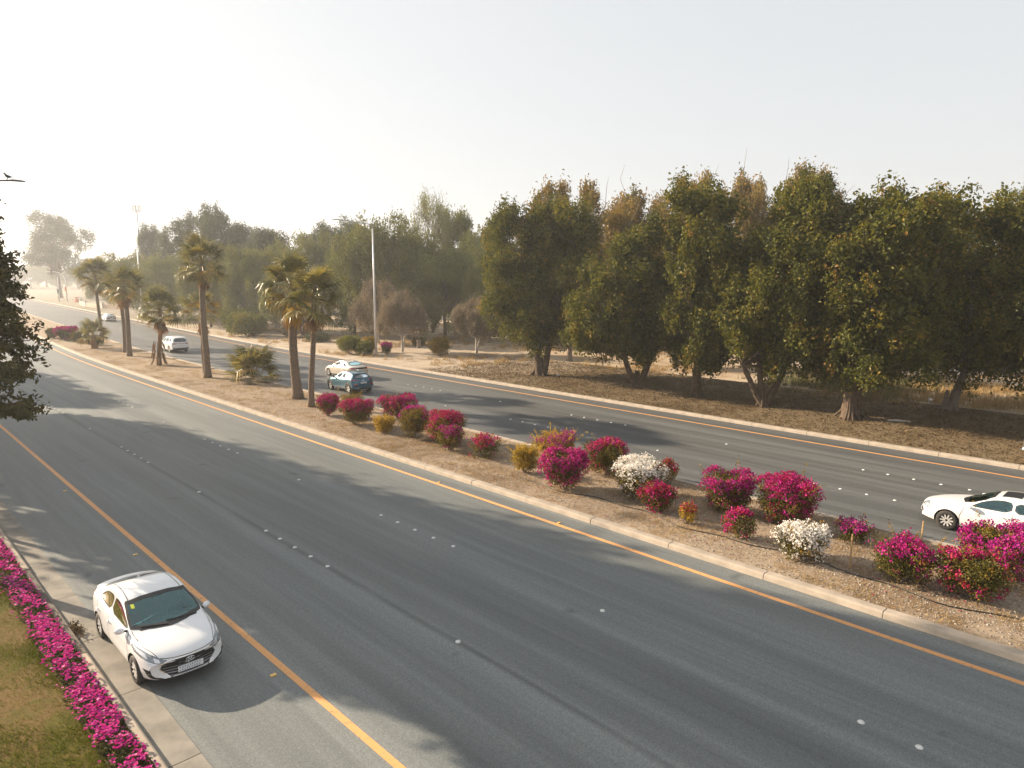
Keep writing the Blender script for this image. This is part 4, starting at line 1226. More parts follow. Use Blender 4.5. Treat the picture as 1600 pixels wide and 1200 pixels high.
    def finish(self, clad_z=None, clad='trim'):
        me = self.body.data
        bm = bmesh.new(); bm.from_mesh(me)
        kill = []
        for f in bm.faces:
            f.smooth = True; f.material_index = 0
            c = f.calc_center_median()
            for xw in (self.xf, self.xr):
                d = math.hypot(c.x - xw, c.z - self.wr + .005)
                if d < self.wr + .064 and abs(c.y) < self.W - .004: f.material_index = 1
            if f.normal.z < -.6 and c.z < .45: f.material_index = 1
            if clad_z is not None:
                dd = min(math.hypot(c.x - xw, c.z - self.wr) for xw in (self.xf, self.xr))
                if f.material_index == 0 and (c.z < clad_z or (dd < self.wr + .125 and c.z < self.wr + .5)): f.material_index = 2
        co = np.array([v.co[:] for v in bm.verts])
        for axis, sign, poly, lo in self.holes:
            p2 = co[:, [0, 2]] if axis == 'y' else co[:, [1, 2]]
            side = (co[:, 1] * sign > .3) if axis == 'y' else (co[:, 0] * sign > lo)
            ok = in_poly(p2, poly) & side
            for f in bm.faces:
                if all(ok[v.index] for v in f.verts): kill.append(f)
        bmesh.ops.delete(bm, geom=list(set(kill)), context='FACES')
        bm.to_mesh(me); bm.free()
        if clad_z is not None: me.materials.append(M[clad])
        me.set_sharp_from_angle(angle=R(38))
    # --- projected parts
    def cast(self, p, axis, sign):
        if axis == 'y': o, d = Vector((p[0], sign * 4, p[1])), Vector((0, -sign, 0))
        elif axis == 'x': o, d = Vector((sign * 6, p[0], p[1])), Vector((-sign, 0, 0))
        else: o, d = Vector((p[0], p[1], 5)), Vector((0, 0, -1))
        h = self.bvh.ray_cast(o, d)
        if h[0] is None:
            h = self.bvh.find_nearest(o + d * ({'y': 4 - self.W, 'x': 6 - abs(self.tip if sign > 0 else self.tail), 'z': 4}[axis]))
        return h[0], (h[1] if h[1].dot(-d) >= 0 else -h[1])
    def patch(self, name, A, B, mat, axis='y', sign=1, off=.004, nu=16, nv=5, parent=None, thick=0.0, pts=False):
        A, B = resample(A, nu), resample(B, nu)
        V = []
        for k in range(nv + 1):
            t = k / nv
            for p in A * (1 - t) + B * t:
                h, n = self.cast(p, axis, sign); V.append(h + n * off)
        F = [[k * (nu + 1) + j, k * (nu + 1) + j + 1, (k + 1) * (nu + 1) + j + 1, (k + 1) * (nu + 1) + j] for k in range(nv) for j in range(nu)]
        mb = MB(); mb.add([v[:] for v in V], F)
        if pts: return mb
        return mb.build(name, M[mat], parent or self.root, True)
    def line(self, mb, pts, w, axis='y', sign=1, off=.003, n=24):
        P = resample(pts, n)
        T = np.gradient(P, axis=0); Nn = np.stack([-T[:, 1], T[:, 0]], 1); Nn /= np.linalg.norm(Nn, axis=1)[:, None] + 1e-9
        V = []
        for q in (P - Nn * w / 2, P + Nn * w / 2):
            for p in q:
                h, nn = self.cast(p, axis, sign); V.append((h + nn * off)[:])
        m = n + 1
        mb.add(V, [[j, j + 1, m + j + 1, m + j] for j in range(n)])
    def window(self, name, poly, mat, axis, sign, seal=.03, lo=0.0, parent=None, soft=2):
        """glass pane over a hole in the body, with a black seal round it"""
        P = smooth_poly(poly, soft) if soft else np.asarray(poly, float)
        P = resample(P, 64, True)[:-1]
        c = P.mean(0)
        V, F = [], []
        rings = [P, inset(P, seal * .5)] + [inset(P, seal) * (1 - t) + c * t for t in (0, .3, .6, .85)]
        for rg in rings[1:]:
            for p in rg:
                h, n = self.cast(p, axis, sign); V.append((h + n * .003)[:])
        m = len(P)
        for k in range(len(rings) - 2):
            F += [[k * m + j, k * m + (j + 1) % m, (k + 1) * m + (j + 1) % m, (k + 1) * m + j] for j in range(m)]
        h, n = self.cast(c, axis, sign); V.append((h + n * .003)[:])
        k = len(rings) - 2
        mb = MB(); mb.add(V, F)
        mb.f.append(np.array([[k * m + j, k * m + (j + 1) % m, len(V) - 1] for j in range(m)])); mb.m.append(np.zeros(m)); mb.a.append(np.zeros(m))
        g_ = mb.build(name, M[mat], parent or self.root, True)
        V = []
        for rg in (P, inset(P, seal)):
            for p in rg:
                h, n = self.cast(p, axis, sign); V.append((h + n * .006)[:])
        mb = MB(); mb.add(V, [[j, (j + 1) % m, m + (j + 1) % m, m + j] for j in range(m)])
        mb.build('window_seal', M['black'], g_, True)
        self.holes.append((axis, sign, inset(P, seal * .25), lo))
        return g_
    def wheels(self, spokes=10, dark=False):
        r = self.wr; y = self.W - .012
        ty = MB(); ty.lathe([(r * .66, -.10), (r * .9, -.105), (r * .985, -.085), (r, -.05), (r, .05), (r * .985, .085), (r * .9, .1), (r * .68, .098), (r * .66, .085)], 32, axis='y')
        tm = ty.mesh('tyre', M['rubber'], True)
        rm = MB()
        rm.lathe([(r * .69, .088), (r * .66, .095), (r * .62, .088), (r * .60, .05), (r * .58, -.05)], 32, axis='y')
        rm.lathe([(r * .58, -.02), (.001, -.02)], 32, axis='y', mi=1)
        rm.lathe([(r * .17, .03), (r * .17, .078), (r * .13, .086), (.001, .088)], 16, axis='y')
        for k in range(spokes):
            a = 2 * math.pi * k / spokes
            d = np.array([math.cos(a), 0, math.sin(a)]); t = np.array([-math.sin(a), 0, math.cos(a)])
            w0, w1 = r * .055, r * (.075 if spokes > 6 else .14)
            V = []
            for rr, ww, yy in ((r * .12, w0, .08), (r * .62, w1, .088)):
                for s_, yo in ((-1, 0), (1, 0), (1, -.04), (-1, -.04)):
                    V.append(d * rr + t * ww * s_ + np.array([0, -(yy + yo), 0]))
            rm.add(V, [[0, 1, 5, 4], [1, 2, 6, 5], [2, 3, 7, 6], [3, 0, 4, 7]])
        rmm = rm.mesh('rim', [M['alloy'], M['black']], True, 40)
        for xw in (self.xf, self.xr):
            for sd in (1, -1):
                e = bpy.data.objects.new('wheel', None); e.empty_display_size = .1; link(e, self.root)
                e.location = (xw, sd * (y - .10), r - .004)
                e.rotation_euler = (0, 0, math.pi if sd > 0 else 0)
                obj('tyre', tm, e); obj('rim', rmm, e)
    def interior(self, seat='seat', x0=.55, zf=.32, red=False):
        W = self.W
        bm_ = MB()
        zbelt = .72
        xa, xb = x0 - 2.3, x0 + .3
        bm_.box(((xa + xb) / 2, 0, zf - .02), (xb - xa, W * 1.5, .04))
        for sd in (-1, 1): bm_.box(((xa + xb) / 2, sd * W * .80, (zf + zbelt) / 2), (xb - xa, .03, zbelt - zf))
        bm_.box((xa, 0, .6), (.03, W * 1.5, .6)); bm_.box((xb, 0, .6), (.03, W * 1.5, .5))
        bm_.build('cabin_tub', M['cabin'], self.root)
        d = MB()
        V = []
        prof = [(x0 + .50, .86), (x0 + .30, .93), (x0 + .06, .92), (x0 - .04, .84), (x0 - .02, .62)]
        for yy in (-W * .78, -W * .3, 0, W * .3, W * .78):
            for px, pz in prof: V.append([px, yy, pz + .012 * (1 - (yy / W) ** 2)])
        d.add(V, [[a * 5 + b, a * 5 + b + 1, (a + 1) * 5 + b + 1, (a + 1) * 5 + b] for a in range(4) for b in range(4)])
        d.build('dashboard', M['cabin'], self.root, True)
        def seatm(x, y, w, nm='seat'):
            m_ = MB()
            for (cx, cz, sx, sz, tilt) in ((x, zf + .2, .50, .16, 0), (x - .30, zf + .52, .14, .62, .2), (x - .40, zf + .90, .09, .17, .2)):
                wy = w if sz > .2 or tilt == 0 else w * .5
                a = np.array([[i_, j_, k_] for i_ in (-.5, .5) for j_ in (-.5, -.38, .38, .5) for k_ in (-.5, .5)]) * np.array([sx, wy, sz])
                ed = np.abs(a[:, 1]) > wy * .45; a[ed, 0] *= .7; a[ed, 2] *= .92
                c_, s_ = math.cos(-tilt), math.sin(-tilt)
                a = np.stack([a[:, 0] * c_ + a[:, 2] * s_, a[:, 1], -a[:, 0] * s_ + a[:, 2] * c_], 1) + np.array([cx, y, cz])
                Fs = []
                for j_ in range(3):
                    b = j_ * 2
                    Fs += [[b, b + 1, b + 3, b + 2], [8 + b, 8 + b + 2, 8 + b + 3, 8 + b + 1], [b, b + 2, 8 + b + 2, 8 + b], [b + 1, 8 + b + 1, 8 + b + 3, b + 3]]
                Fs += [[0, 8, 9, 1], [6, 7, 15, 14]]
                m_.add(a, Fs)
            return m_.build(nm, M[seat], self.root, True, 50)
        seatm(x0 - .55, W * .42, .5); seatm(x0 - .55, -W * .42, .5); seatm(x0 - 1.45, 0, W * 1.35, 'rear_seat')
        sw = MB()
        a = np.linspace(0, 2 * np.pi, 25)
        c = np.array([x0 - .16, W * .42, .86])
        pts = np.stack([c[0] + .36 * .19 * np.sin(a) * -1, c[1] + .19 * np.cos(a), c[2] + .17 * np.sin(a)], 1)
        sw.tube(pts, .017, 6, caps=False)
        sw.tube([c + [0, -.18, 0], c + [0, .18, 0]], .018, 5); sw.tube([c, c + [.06, 0, -.16]], .018, 5)
        sw.build('steering_wheel', M['black'], self.root, True)
        if red:
            r_ = MB(); r_.box((x0 - .62, -W * .46, .80), (.06, .26, .26)); r_.box((x0 - .55, -W * .46, .68), (.16, .26, .05))
            r_.build('red_seat_cloth', M['red_cloth'], self.root)
    def mirror(self, x, z, mat):
        for sd in (1, -1):
            mb = MB()
            y0 = sd * (self.W - .10)
            t = np.linspace(0, 1, 7)
            prof = np.array([.35, .85, 1.0, 1.0, .97, .8, .3])
            ang = np.arange(10) * 2 * np.pi / 10
            V = []
            for tt, pr in zip(t, prof):
                for a in ang:
                    V.append([x + .085 * pr * np.cos(a) * (1 if np.cos(a) > 0 else .65) - .05 * tt, y0 + sd * (.05 + .19 * tt), z + .075 * pr * np.sin(a) + .02])
            Fq = [[i * 10 + j, i * 10 + (j + 1) % 10, (i + 1) * 10 + (j + 1) % 10, (i + 1) * 10 + j] for i in range(6) for j in range(10)]
            mb.add(V, Fq); mb.add(V[:10], [list(range(10))]); mb.add(V[-10:], [list(range(10))])
            mb.add(np.array([[x - .02, y0 - sd * .05, z - .05], [x + .05, y0 - sd * .05, z - .05], [x + .03, y0 + sd * .09, z - .02], [x - .03, y0 + sd * .09, z - .02],
                             [x - .02, y0 - sd * .05, z - .0], [x + .05, y0 - sd * .05, z - .0], [x + .03, y0 + sd * .09, z + .02], [x - .03, y0 + sd * .09, z + .02]]),
                   [[0, 1, 2, 3], [4, 5, 6, 7], [0, 1, 5, 4], [1, 2, 6, 5], [2, 3, 7, 6], [3, 0, 4, 7]], 1)
            me = mb.mesh('mirror', [M[mat], M['black']], True, 60)
            bm = bmesh.new(); bm.from_mesh(me); bmesh.ops.recalc_face_normals(bm, faces=bm.faces); bm.to_mesh(me); bm.free()
            obj('mirror', me, self.root)
    def plate(self, axis_sign, z, y0=0.0, w=.52, h=.125):
        hit, n = self.cast((y0, z), 'x', axis_sign)
        x = hit.x + axis_sign * .02
        mb = MB(); mb.box((x, y0, z), (.014, w, h)); pl = mb.build('number_plate', M['plate'], self.root)
        ink = MB(); rr = random.Random(int(z * 1000))
        for row in (0, 1):
            k = 0; yy = -w * .44
            while yy < w * .40:
                gw = rr.uniform(.018, .034); gh = h * .33
                for q in range(2):
                    ink.box((x + axis_sign * .0075, y0 + yy + q * gw * .6, z + (row - .5) * h * .46 + rr.uniform(-.006, .006)), (.003, .008, gh * rr.uniform(.6, 1)))
                ink.box((x + axis_sign * .0075, y0 + yy + gw * .3, z + (row - .5) * h * .46 + rr.choice((-1, 0, 1)) * gh * .4), (.003, gw * .8, .007))
                yy += gw + .026
        ink.build('plate_lettering', M['plate_ink'], pl, kind='stuff')
    def shark(self, x):
        zt = self.cast((x, 0), 'z', 1)[0].z
        mb = MB(); mb.add([[x + .10, 0, zt - .01], [x - .08, .025, zt - .01], [x - .08, -.025, zt - .01], [x - .07, 0, zt + .065], [x - .03, 0, zt + .06]], [[0, 1, 4], [0, 4, 2], [1, 3, 4], [4, 3, 2], [1, 2, 3]])
        mb.build('antenna', M[self.paint], self.root)

# ---- the white sedan on the shoulder -------------------------------------------------
def hero_sedan():
    c = Car('sedan', 'white sedan on the near shoulder, seen from the front above the pink flower border', 'car', (4.84, 17.24), -math.pi / 2, 'white_paint', 4.57, 1.80, 1.44, 2.70, .86,
            [(2.21, .64), (2.185, .73), (2.08, .80), (1.75, .885), (1.35, .945), (1.08, .985), (.95, 1.02), (.55, 1.205), (.18, 1.345), (-.05, 1.405), (-.4, 1.44), (-.8, 1.425), (-1.2, 1.345), (-1.6, 1.215), (-1.9, 1.105), (-2.1, 1.07), (-2.28, 1.045), (-2.345, .95), (-2.36, .80)],
            [(2.21, .60), (2.0, .75), (1.5, .84), (1.0, .895), (.3, .92), (-.6, .955), (-1.3, .985), (-1.9, .98), (-2.25, .92), (-2.36, .74)],
            [(2.21, .50), (1.6, .68), (1.0, .76), (.6, .72), (.12, .665), (-.4, .635), (-1.0, .615), (-1.6, .63), (-2.0, .70), (-2.36, .6)])
    r = c.root
    # windscreen, rear screen, side windows
    c.window('windscreen', [(-.765, 1.0), (-.35, .975), (0, .97), (.35, .975), (.765, 1.0), (.73, 1.16), (.655, 1.345), (.3, 1.375), (0, 1.382), (-.3, 1.375), (-.655, 1.345), (-.73, 1.16)], 'glass', 'x', 1, .04, .1, soft=0)
    c.window('rear_window', [(-.62, 1.10), (0, 1.10), (.62, 1.10), (.56, 1.30), (.3, 1.36), (0, 1.37), (-.3, 1.36), (-.56, 1.30)], 'glass_d', 'x', -1, .035, 0, soft=1)
    for sd in (1, -1):
        c.window('front_side_window', [(.74, .965), (.3, .975), (-.42, .995), (-.42, 1.30), (-.2, 1.325), (.06, 1.30), (.36, 1.20), (.62, 1.05)], 'glass_b', 'y', sd, .022, soft=1)
        c.window('rear_side_window', [(-.50, 1.0), (-.95, 1.02), (-1.28, 1.05), (-1.40, 1.09), (-1.20, 1.20), (-.95, 1.275), (-.50, 1.315)], 'glass_b', 'y', sd, .022, soft=1)
        ln = MB()
        c.line(ln, [(1.0, .30), (1.02, .6), (.92, .88), (.80, .95)], .012, 'y', sd); c.line(ln, [(-.46, .30), (-.46, .96)], .012, 'y', sd); c.line(ln, [(-1.02, .52), (-1.12, .66), (-1.36, .86), (-1.42, 1.02)], .012, 'y', sd)
        c.line(ln, [(1.0, .30), (0, .285), (-.95, .30), (-1.0, .5)], .012, 'y', sd)
        ln.build('door_seam', M['black'], r)
        for xh in (-.32, -1.20):
            h = MB(); pos, n = c.cast((xh, .80), 'y', sd)
            h.tube([pos + Vector((.10, -sd * .02, -.005)), pos + Vector((.08, sd * .028, 0)), pos + Vector((-.08, sd * .028, .008)), pos + Vector((-.10, -sd * .02, .008))], [.013, .016, .016, .013], 8)
            h.build('door_handle', M['white_paint'], r, True)
        s = sd
        # headlight
        hl = c.patch('headlight', [(s * .45, .645), (s * .60, .625), (s * .74, .665), (s * .862, .775)], [(s * .44, .69), (s * .58, .745), (s * .72, .805), (s * .858, .862)], 'lamp_glass', 'x', 1, .006, 18, 6)
        c.patch('reflector', [(s * .56, .65), (s * .65, .66)], [(s * .57, .71), (s * .655, .735)], 'lamp_white', 'x', 1, .010, 6, 4, hl)
        c.patch('reflector', [(s * .74, .71), (s * .835, .785)], [(s * .745, .79), (s * .84, .838)], 'lamp_white', 'x', 1, .010, 6, 4, hl)
        dr = MB(); c.line(dr, [(s * .45, .64), (s * .60, .62), (s * .75, .665), (s * .86, .77)], .014, 'x', 1, .010); dr.build('lamp_trim', M['chrome'], hl)
        # dark L-shaped vent by the fog lamp
        c.patch('fog_vent', [(s * .50, .275), (s * .64, .285), (s * .77, .36), (s * .83, .52)], [(s * .52, .30), (s * .66, .34), (s * .725, .405), (s * .745, .52)], 'black', 'x', 1, .006, 16, 4)
        tl = c.patch('tail_light', [(s * .42, .84), (s * .62, .85), (s * .76, .86)], [(s * .42, .93), (s * .62, .97), (s * .74, .985)], 'tail', 'x', -1, .006, 12, 4)
        c.patch('tail_light', [(-2.14, .84), (-1.98, .88), (-1.86, .93)], [(-2.14, .955), (-2.0, .965), (-1.86, .95)], 'tail', 'y', s, .006, 10, 4)
    # grille: hexagon with chrome surround, five slats, plate and emblem
    gp = [(-.30, .285), (.30, .285), (.50, .47), (.46, .585), (.30, .60), (-.30, .60), (-.46, .585), (-.50, .47)]
    A = [(-.57, .49), (-.36, .27), (.36, .27), (.57, .49)]; B = [(-.57, .495), (-.50, .645), (-.30, .668), (.30, .668), (.50, .645), (.57, .495)]
    gr = c.patch('grille', A, B, 'black', 'x', 1, .006, 24, 8)
    fr = MB(); c.line(fr, [(-.36, .266), (.36, .266), (.577, .49), (.507, .65), (.30, .674), (-.30, .674), (-.507, .65), (-.577, .49), (-.36, .266)], .014, 'x', 1, .012, 60); fr.build('grille_frame', M['chrome'], gr)
    for k, z in enumerate((.33, .385, .44, .50, .575)):
        hw = .36 + (z - .285) * 1.02 if z < .47 else .52
        b = MB(); c.line(b, [(-hw, z), (hw, z)], .012, 'x', 1, .013, 30); b.build('slat', M['grey_metal'] if k < 4 else M['chrome'], gr)
    # oval emblem with slanted H
    hit, n = c.cast((0, .60), 'x', 1)
    e = MB(); a = np.linspace(0, 2 * np.pi, 29)
    ex = hit.x + .024
    e.tube(np.stack([0 * a + ex, .085 * np.cos(a), .60 + .045 * np.sin(a)], 1), .0075, 6, caps=False)
    for dy in (-.030, .030): e.tube([[ex, dy + .010, .567], [ex, dy - .010, .633]], .0085, 6)
    e.tube([[ex, .036, .595], [ex, -.036, .605]], .0075, 6)
    e.build('emblem', M['chrome'], gr, True)
    c.plate(1, .44); c.plate(-1, .60)
    sm = MB(); c.line(sm, [(-.60, .735), (-.3, .71), (0, .70), (.3, .71), (.60, .735)], .012, 'x', 1, .003, 40)
    for s in (1, -1): c.line(sm, [(2.02, s * .58), (1.6, s * .71), (1.1, s * .765), (.92, s * .755)], .010, 'z', 1)
    sm.build('bonnet_seam', M['black'], r)
    rs = MB()
    for s in (1, -1): c.line(rs, [(.16, s * .575), (-.4, s * .545), (-1.15, s * .53)], .016, 'z', 1, .004)
    c.line(rs, [(-1.78, .58), (-1.80, 0), (-1.78, -.58)], .012, 'z', 1, .003)
    rs.build('roof_seam', M['black'], r)
    ct = c.patch('cowl', [(1.03, .60), (1.13, 0), (1.03, -.60)], [(.965, .62), (1.055, 0), (.965, -.62)], 'black', 'z', 1, .005, 24, 3)
    wp = MB()
    for (ya, yb, za, zb_) in ((.55, -.05, .99, 1.02), (-.05, -.56, .985, 1.01)):
        pts = [c.cast((ya + (yb - ya) * t, za + (zb_ - za) * t), 'x', 1)[0] + Vector((.02, 0, .012)) for t in np.linspace(0, 1, 8)]
        wp.tube([p[:] for p in pts], .009, 5)
    wp.build('wiper', M['black'], r)
    c.patch('sticker', [(-.585, 1.255), (-.515, 1.255)], [(-.575, 1.305), (-.505, 1.305)], 'sticker', 'x', 1, .007, 4, 3)
    mb = MB(); mb.box((.22, 0, 1.31), (.03, .22, .06)); mb.build('rear_view_mirror', M['black'], r)
    c.mirror(.72, .955, 'white_paint')
    c.interior('seat', .55, .32, True); c.wheels(10); c.shark(-1.0)
    c.finish()
hero_sedan()

def car_generic(name, label, loc, rz, paint, dims, tops, belts, roofw, ws, rw, sides, tail, opts):
    """dims: L,W,H,wb,front,wr ; ws/rw: screen outlines (y,z) ; sides: side window outlines (x,z)"""
    L, W, H, wb, fr, wr = dims
    c = Car(name, label, 'car', loc, rz, paint, L, W, H, wb, fr, tops, belts, roofw, zb=opts.get('zb', .2), wr=wr, group='cars driving on the far road', width_end=opts.get('we', (.86, .88)), cr=opts.get('cr', .24))
    r = c.root
    c.window('windscreen', ws, opts.get('gw', 'glass'), 'x', 1, .04, .1, soft=1)
    c.window('rear_window', rw, opts.get('gr', 'glass_d'), 'x', -1, .04, .1, soft=1)
    for s in (1, -1):
        for k, P in enumerate(sides):
            c.window('side_window', P, opts.get('gs', 'glass_d'), 'y', s, .022, soft=1)
        ln = MB()
        for P in opts.get('seams', []): c.line(ln, P, .014, 'y', s)
        ln.build('door_seam', M['black'], r)
        for xh in opts.get('handles', []):
            h = MB(); pos, n = c.cast((xh, opts['hz']), 'y', s)
            h.tube([pos + Vector((.10, -s * .02, 0)), pos + Vector((.08, s * .028, 0)), pos + Vector((-.08, s * .028, .008)), pos + Vector((-.10, -s * .02, .008))], [.013, .016, .016, .013], 6)
            h.build('door_handle', M[paint if not opts.get('chrome_h') else 'chrome'], r, True)
        for (A, B) in tail['x']:
            c.patch('tail_light', [(s * y, z) for y, z in A], [(s * y, z) for y, z in B], 'tail', 'x', -1, .007, 10, 4)
        for (A, B) in tail.get('y', []):
            c.patch('tail_light', A, B, 'tail', 'y', s, .007, 8, 3)
        for (A, B) in opts.get('head', []):
            c.patch('headlight', A, B, 'lamp_white', 'y', s, .006, 10, 4)
            c.patch('headlight', [(s * .42, A[0][1]), (s * .80, A[-1][1])], [(s * .42, B[0][1]), (s * .80, B[-1][1])], 'lamp_glass', 'x', 1, .006, 10, 4)
    for nm, A, B, mt in opts.get('rear_bits', []):
        c.patch(nm, A, B, mt, 'x', -1, .006, 18, 4)
    gz = opts.get('gz', (.38, .62))
    c.patch('grille', [(-.45, gz[0]), (.45, gz[0])], [(-.5, gz[1]), (.5, gz[1])], 'black', 'x', 1, .006, 14, 4)
    c.plate(-1, opts.get('pz', .85)); c.plate(1, .42)
    c.mirror(opts['mx'], opts['mz'], opts.get('mm', paint))
    if opts.get('rails'):
        for s in (1, -1):
            pts = [c.cast((x, s * opts['rails'][2]), 'z', 1)[0] + Vector((0, 0, .035 if 0 < k < 7 else -.01)) for k, x in enumerate(np.linspace(opts['rails'][0], opts['rails'][1], 8))]
            m_ = MB(); m_.tube([p[:] for p in pts], .018, 6); m_.build('roof_rail', M['grey_metal'], r, True)
    if opts.get('sunroof'):
        x0, x1, y_ = opts['sunroof']
        c.patch('sunroof', [(x0, -y_), (x0, y_)], [(x1, -y_), (x1, y_)], 'black', 'z', 1, .005, 10, 6)
    c.interior(opts.get('seat', 'seat'), opts['ix'], opts.get('zf', .36)); c.wheels(opts.get('spokes', 5)); c.shark(opts['sx'])
    c.finish(opts.get('clad'))
    return c

# ---- teal crossover -------------------------------------------------------------------
car_generic('crossover', 'teal crossover with grey cladding, nearer of the two cars side by side', (28.14, 47.15), math.pi / 2, 'teal_paint', (4.17, 1.86, 1.58, 2.60, .85, .345),
    [(2.15, .70), (2.1, .84), (1.9, .95), (1.4, 1.03), (1.0, 1.09), (.85, 1.12), (.45, 1.34), (.1, 1.49), (-.2, 1.545), (-.6, 1.56), (-1.1, 1.535), (-1.45, 1.49), (-1.58, 1.44), (-1.78, 1.20), (-1.90, 1.02), (-1.99, .85), (-2.02, .70)],
    [(2.15, .64), (1.9, .84), (1.3, .93), (.8, .97), (0, 1.0), (-.8, 1.05), (-1.4, 1.09), (-1.8, 1.08), (-2.02, .66)],
    [(2.15, .5), (1.6, .68), (.9, .71), (.4, .64), (0, .60), (-.6, .58), (-1.2, .575), (-1.6, .60), (-1.8, .70), (-2.02, .68)],
    [(-.68, 1.12), (0, 1.10), (.68, 1.12), (.6, 1.44), (0, 1.475), (-.6, 1.44)],
    [(-.62, 1.13), (0, 1.12), (.62, 1.13), (.55, 1.38), (0, 1.42), (-.55, 1.38)],
    [[(.62, 1.05), (-.20, 1.07), (-.20, 1.42), (.0, 1.43), (.3, 1.33)], [(-.28, 1.08), (-.95, 1.13), (-1.18, 1.19), (-.9, 1.36), (-.28, 1.42)]],
    {'x': [([(.48, .99), (.80, 1.00)], [(.50, 1.055), (.80, 1.075)]), ([(.52, .62), (.74, .62)], [(.54, .74), (.75, .76)])], 'y': [([(-1.80, .99), (-1.6, 1.01)], [(-1.76, 1.06), (-1.6, 1.04)])]},
    dict(we=(.88, .97), cr=.12, seams=[[(.80, .32), (.82, .7), (.68, .98)], [(-.24, .32), (-.24, 1.03)], [(-.9, .6), (-1.15, .85), (-1.2, 1.1)]], handles=(-.12, -.98), hz=.90, mx=.62, mz=1.06, mm='black', ix=.45, sx=-1.15, clad=.40, spokes=5,
         rear_bits=[('rear_skid', [(-.5, .36), (.5, .36)], [(-.55, .44), (.55, .44)], 'trim'), ('spoiler', [(-.58, 1.405), (.58, 1.405)], [(-.55, 1.44), (.55, 1.44)], 'black'), ('badge', [(-.06, .955), (.06, .955)], [(-.06, .995), (.06, .995)], 'chrome')],
         pz=.82, rails=(.0, -1.3, .60), gz=(.45, .7), head=[([(1.75, .70), (1.98, .68)], [(1.75, .80), (1.98, .80)])], zb=.24, zf=.42))

# ---- pale sedan beside it -----------------------------------------------------------------
SED_T = [(2.33, .62), (2.28, .72), (2.1, .80), (1.7, .90), (1.3, .965), (1.05, 1.0), (.95, 1.03), (.5, 1.22), (.12, 1.37), (-.15, 1.435), (-.5, 1.46), (-.9, 1.445), (-1.3, 1.36), (-1.65, 1.23), (-1.95, 1.12), (-2.2, 1.10), (-2.42, 1.06), (-2.48, .96), (-2.5, .80)]
SED_B = [(2.33, .56), (2.0, .74), (1.5, .84), (1.0, .90), (.3, .935), (-.6, .965), (-1.3, .99), (-2.0, .99), (-2.35, .93), (-2.5, .74)]
SED_R = [(2.33, .5), (1.6, .68), (1.0, .72), (.6, .67), (.1, .61), (-.4, .585), (-1.0, .575), (-1.6, .61), (-2.1, .70), (-2.5, .62)]
SED_WS = [(-.70, 1.01), (0, .99), (.70, 1.01), (.61, 1.345), (0, 1.38), (-.61, 1.345)]
SED_RW = [(-.62, 1.125), (0, 1.12), (.62, 1.125), (.55, 1.33), (0, 1.385), (-.55, 1.33)]
SED_SW = [[(.74, .975), (.3, .985), (-.42, 1.0), (-.42, 1.315), (-.2, 1.34), (.06, 1.315), (.40, 1.20), (.62, 1.06)], [(-.50, 1.01), (-1.0, 1.03), (-1.45, 1.07), (-1.28, 1.20), (-.98, 1.30), (-.50, 1.33)]]
SED_TAIL = {'x': [([(.46, .85), (.78, .86)], [(.46, .96), (.76, .985)])], 'y': [([(-2.25, .85), (-2.02, .91)], [(-2.25, .96), (-2.02, .95)])]}
SED_O = dict(seams=[[(1.0, .30), (1.02, .6), (.90, .9), (.80, .96)], [(-.46, .30), (-.46, .97)], [(-1.02, .52), (-1.15, .66), (-1.42, .88), (-1.48, 1.03)], [(1.0, .3), (0, .285), (-.95, .3)]], handles=(-.30, -1.22), hz=.83, mx=.74, mz=.965, ix=.55, sx=-1.1, pz=.64,
             head=[([(1.80, .66), (2.12, .60)], [(1.72, .80), (2.1, .735)])])
car_generic('sedan', 'pale gold sedan half hidden behind the teal crossover on the far road', (31.95, 54.1), math.pi / 2, 'silver_paint', (4.83, 1.84, 1.46, 2.78, .94, .325), SED_T, SED_B, SED_R, SED_WS, SED_RW, SED_SW, SED_TAIL,
            dict(SED_O, gr='glass', rear_bits=[('boot_trim', [(-.76, .86), (.76, .86)], [(-.74, .97), (.74, .97)], 'black')]))
# ---- white sedan at the right edge ----------------------------------------------------------
car_generic('sedan', 'white sedan entering at the right edge behind the magenta bushes', (28.06, 5.18), math.pi / 2, 'white_paint', (4.83, 1.83, 1.46, 2.78, .94, .335), SED_T, SED_B, SED_R, SED_WS, SED_RW, SED_SW, SED_TAIL,
            dict(SED_O, gs='glass', gr='glass', seat='seat_l', spokes=10, chrome_h=True, sunroof=(-.05, -.6, .42)))
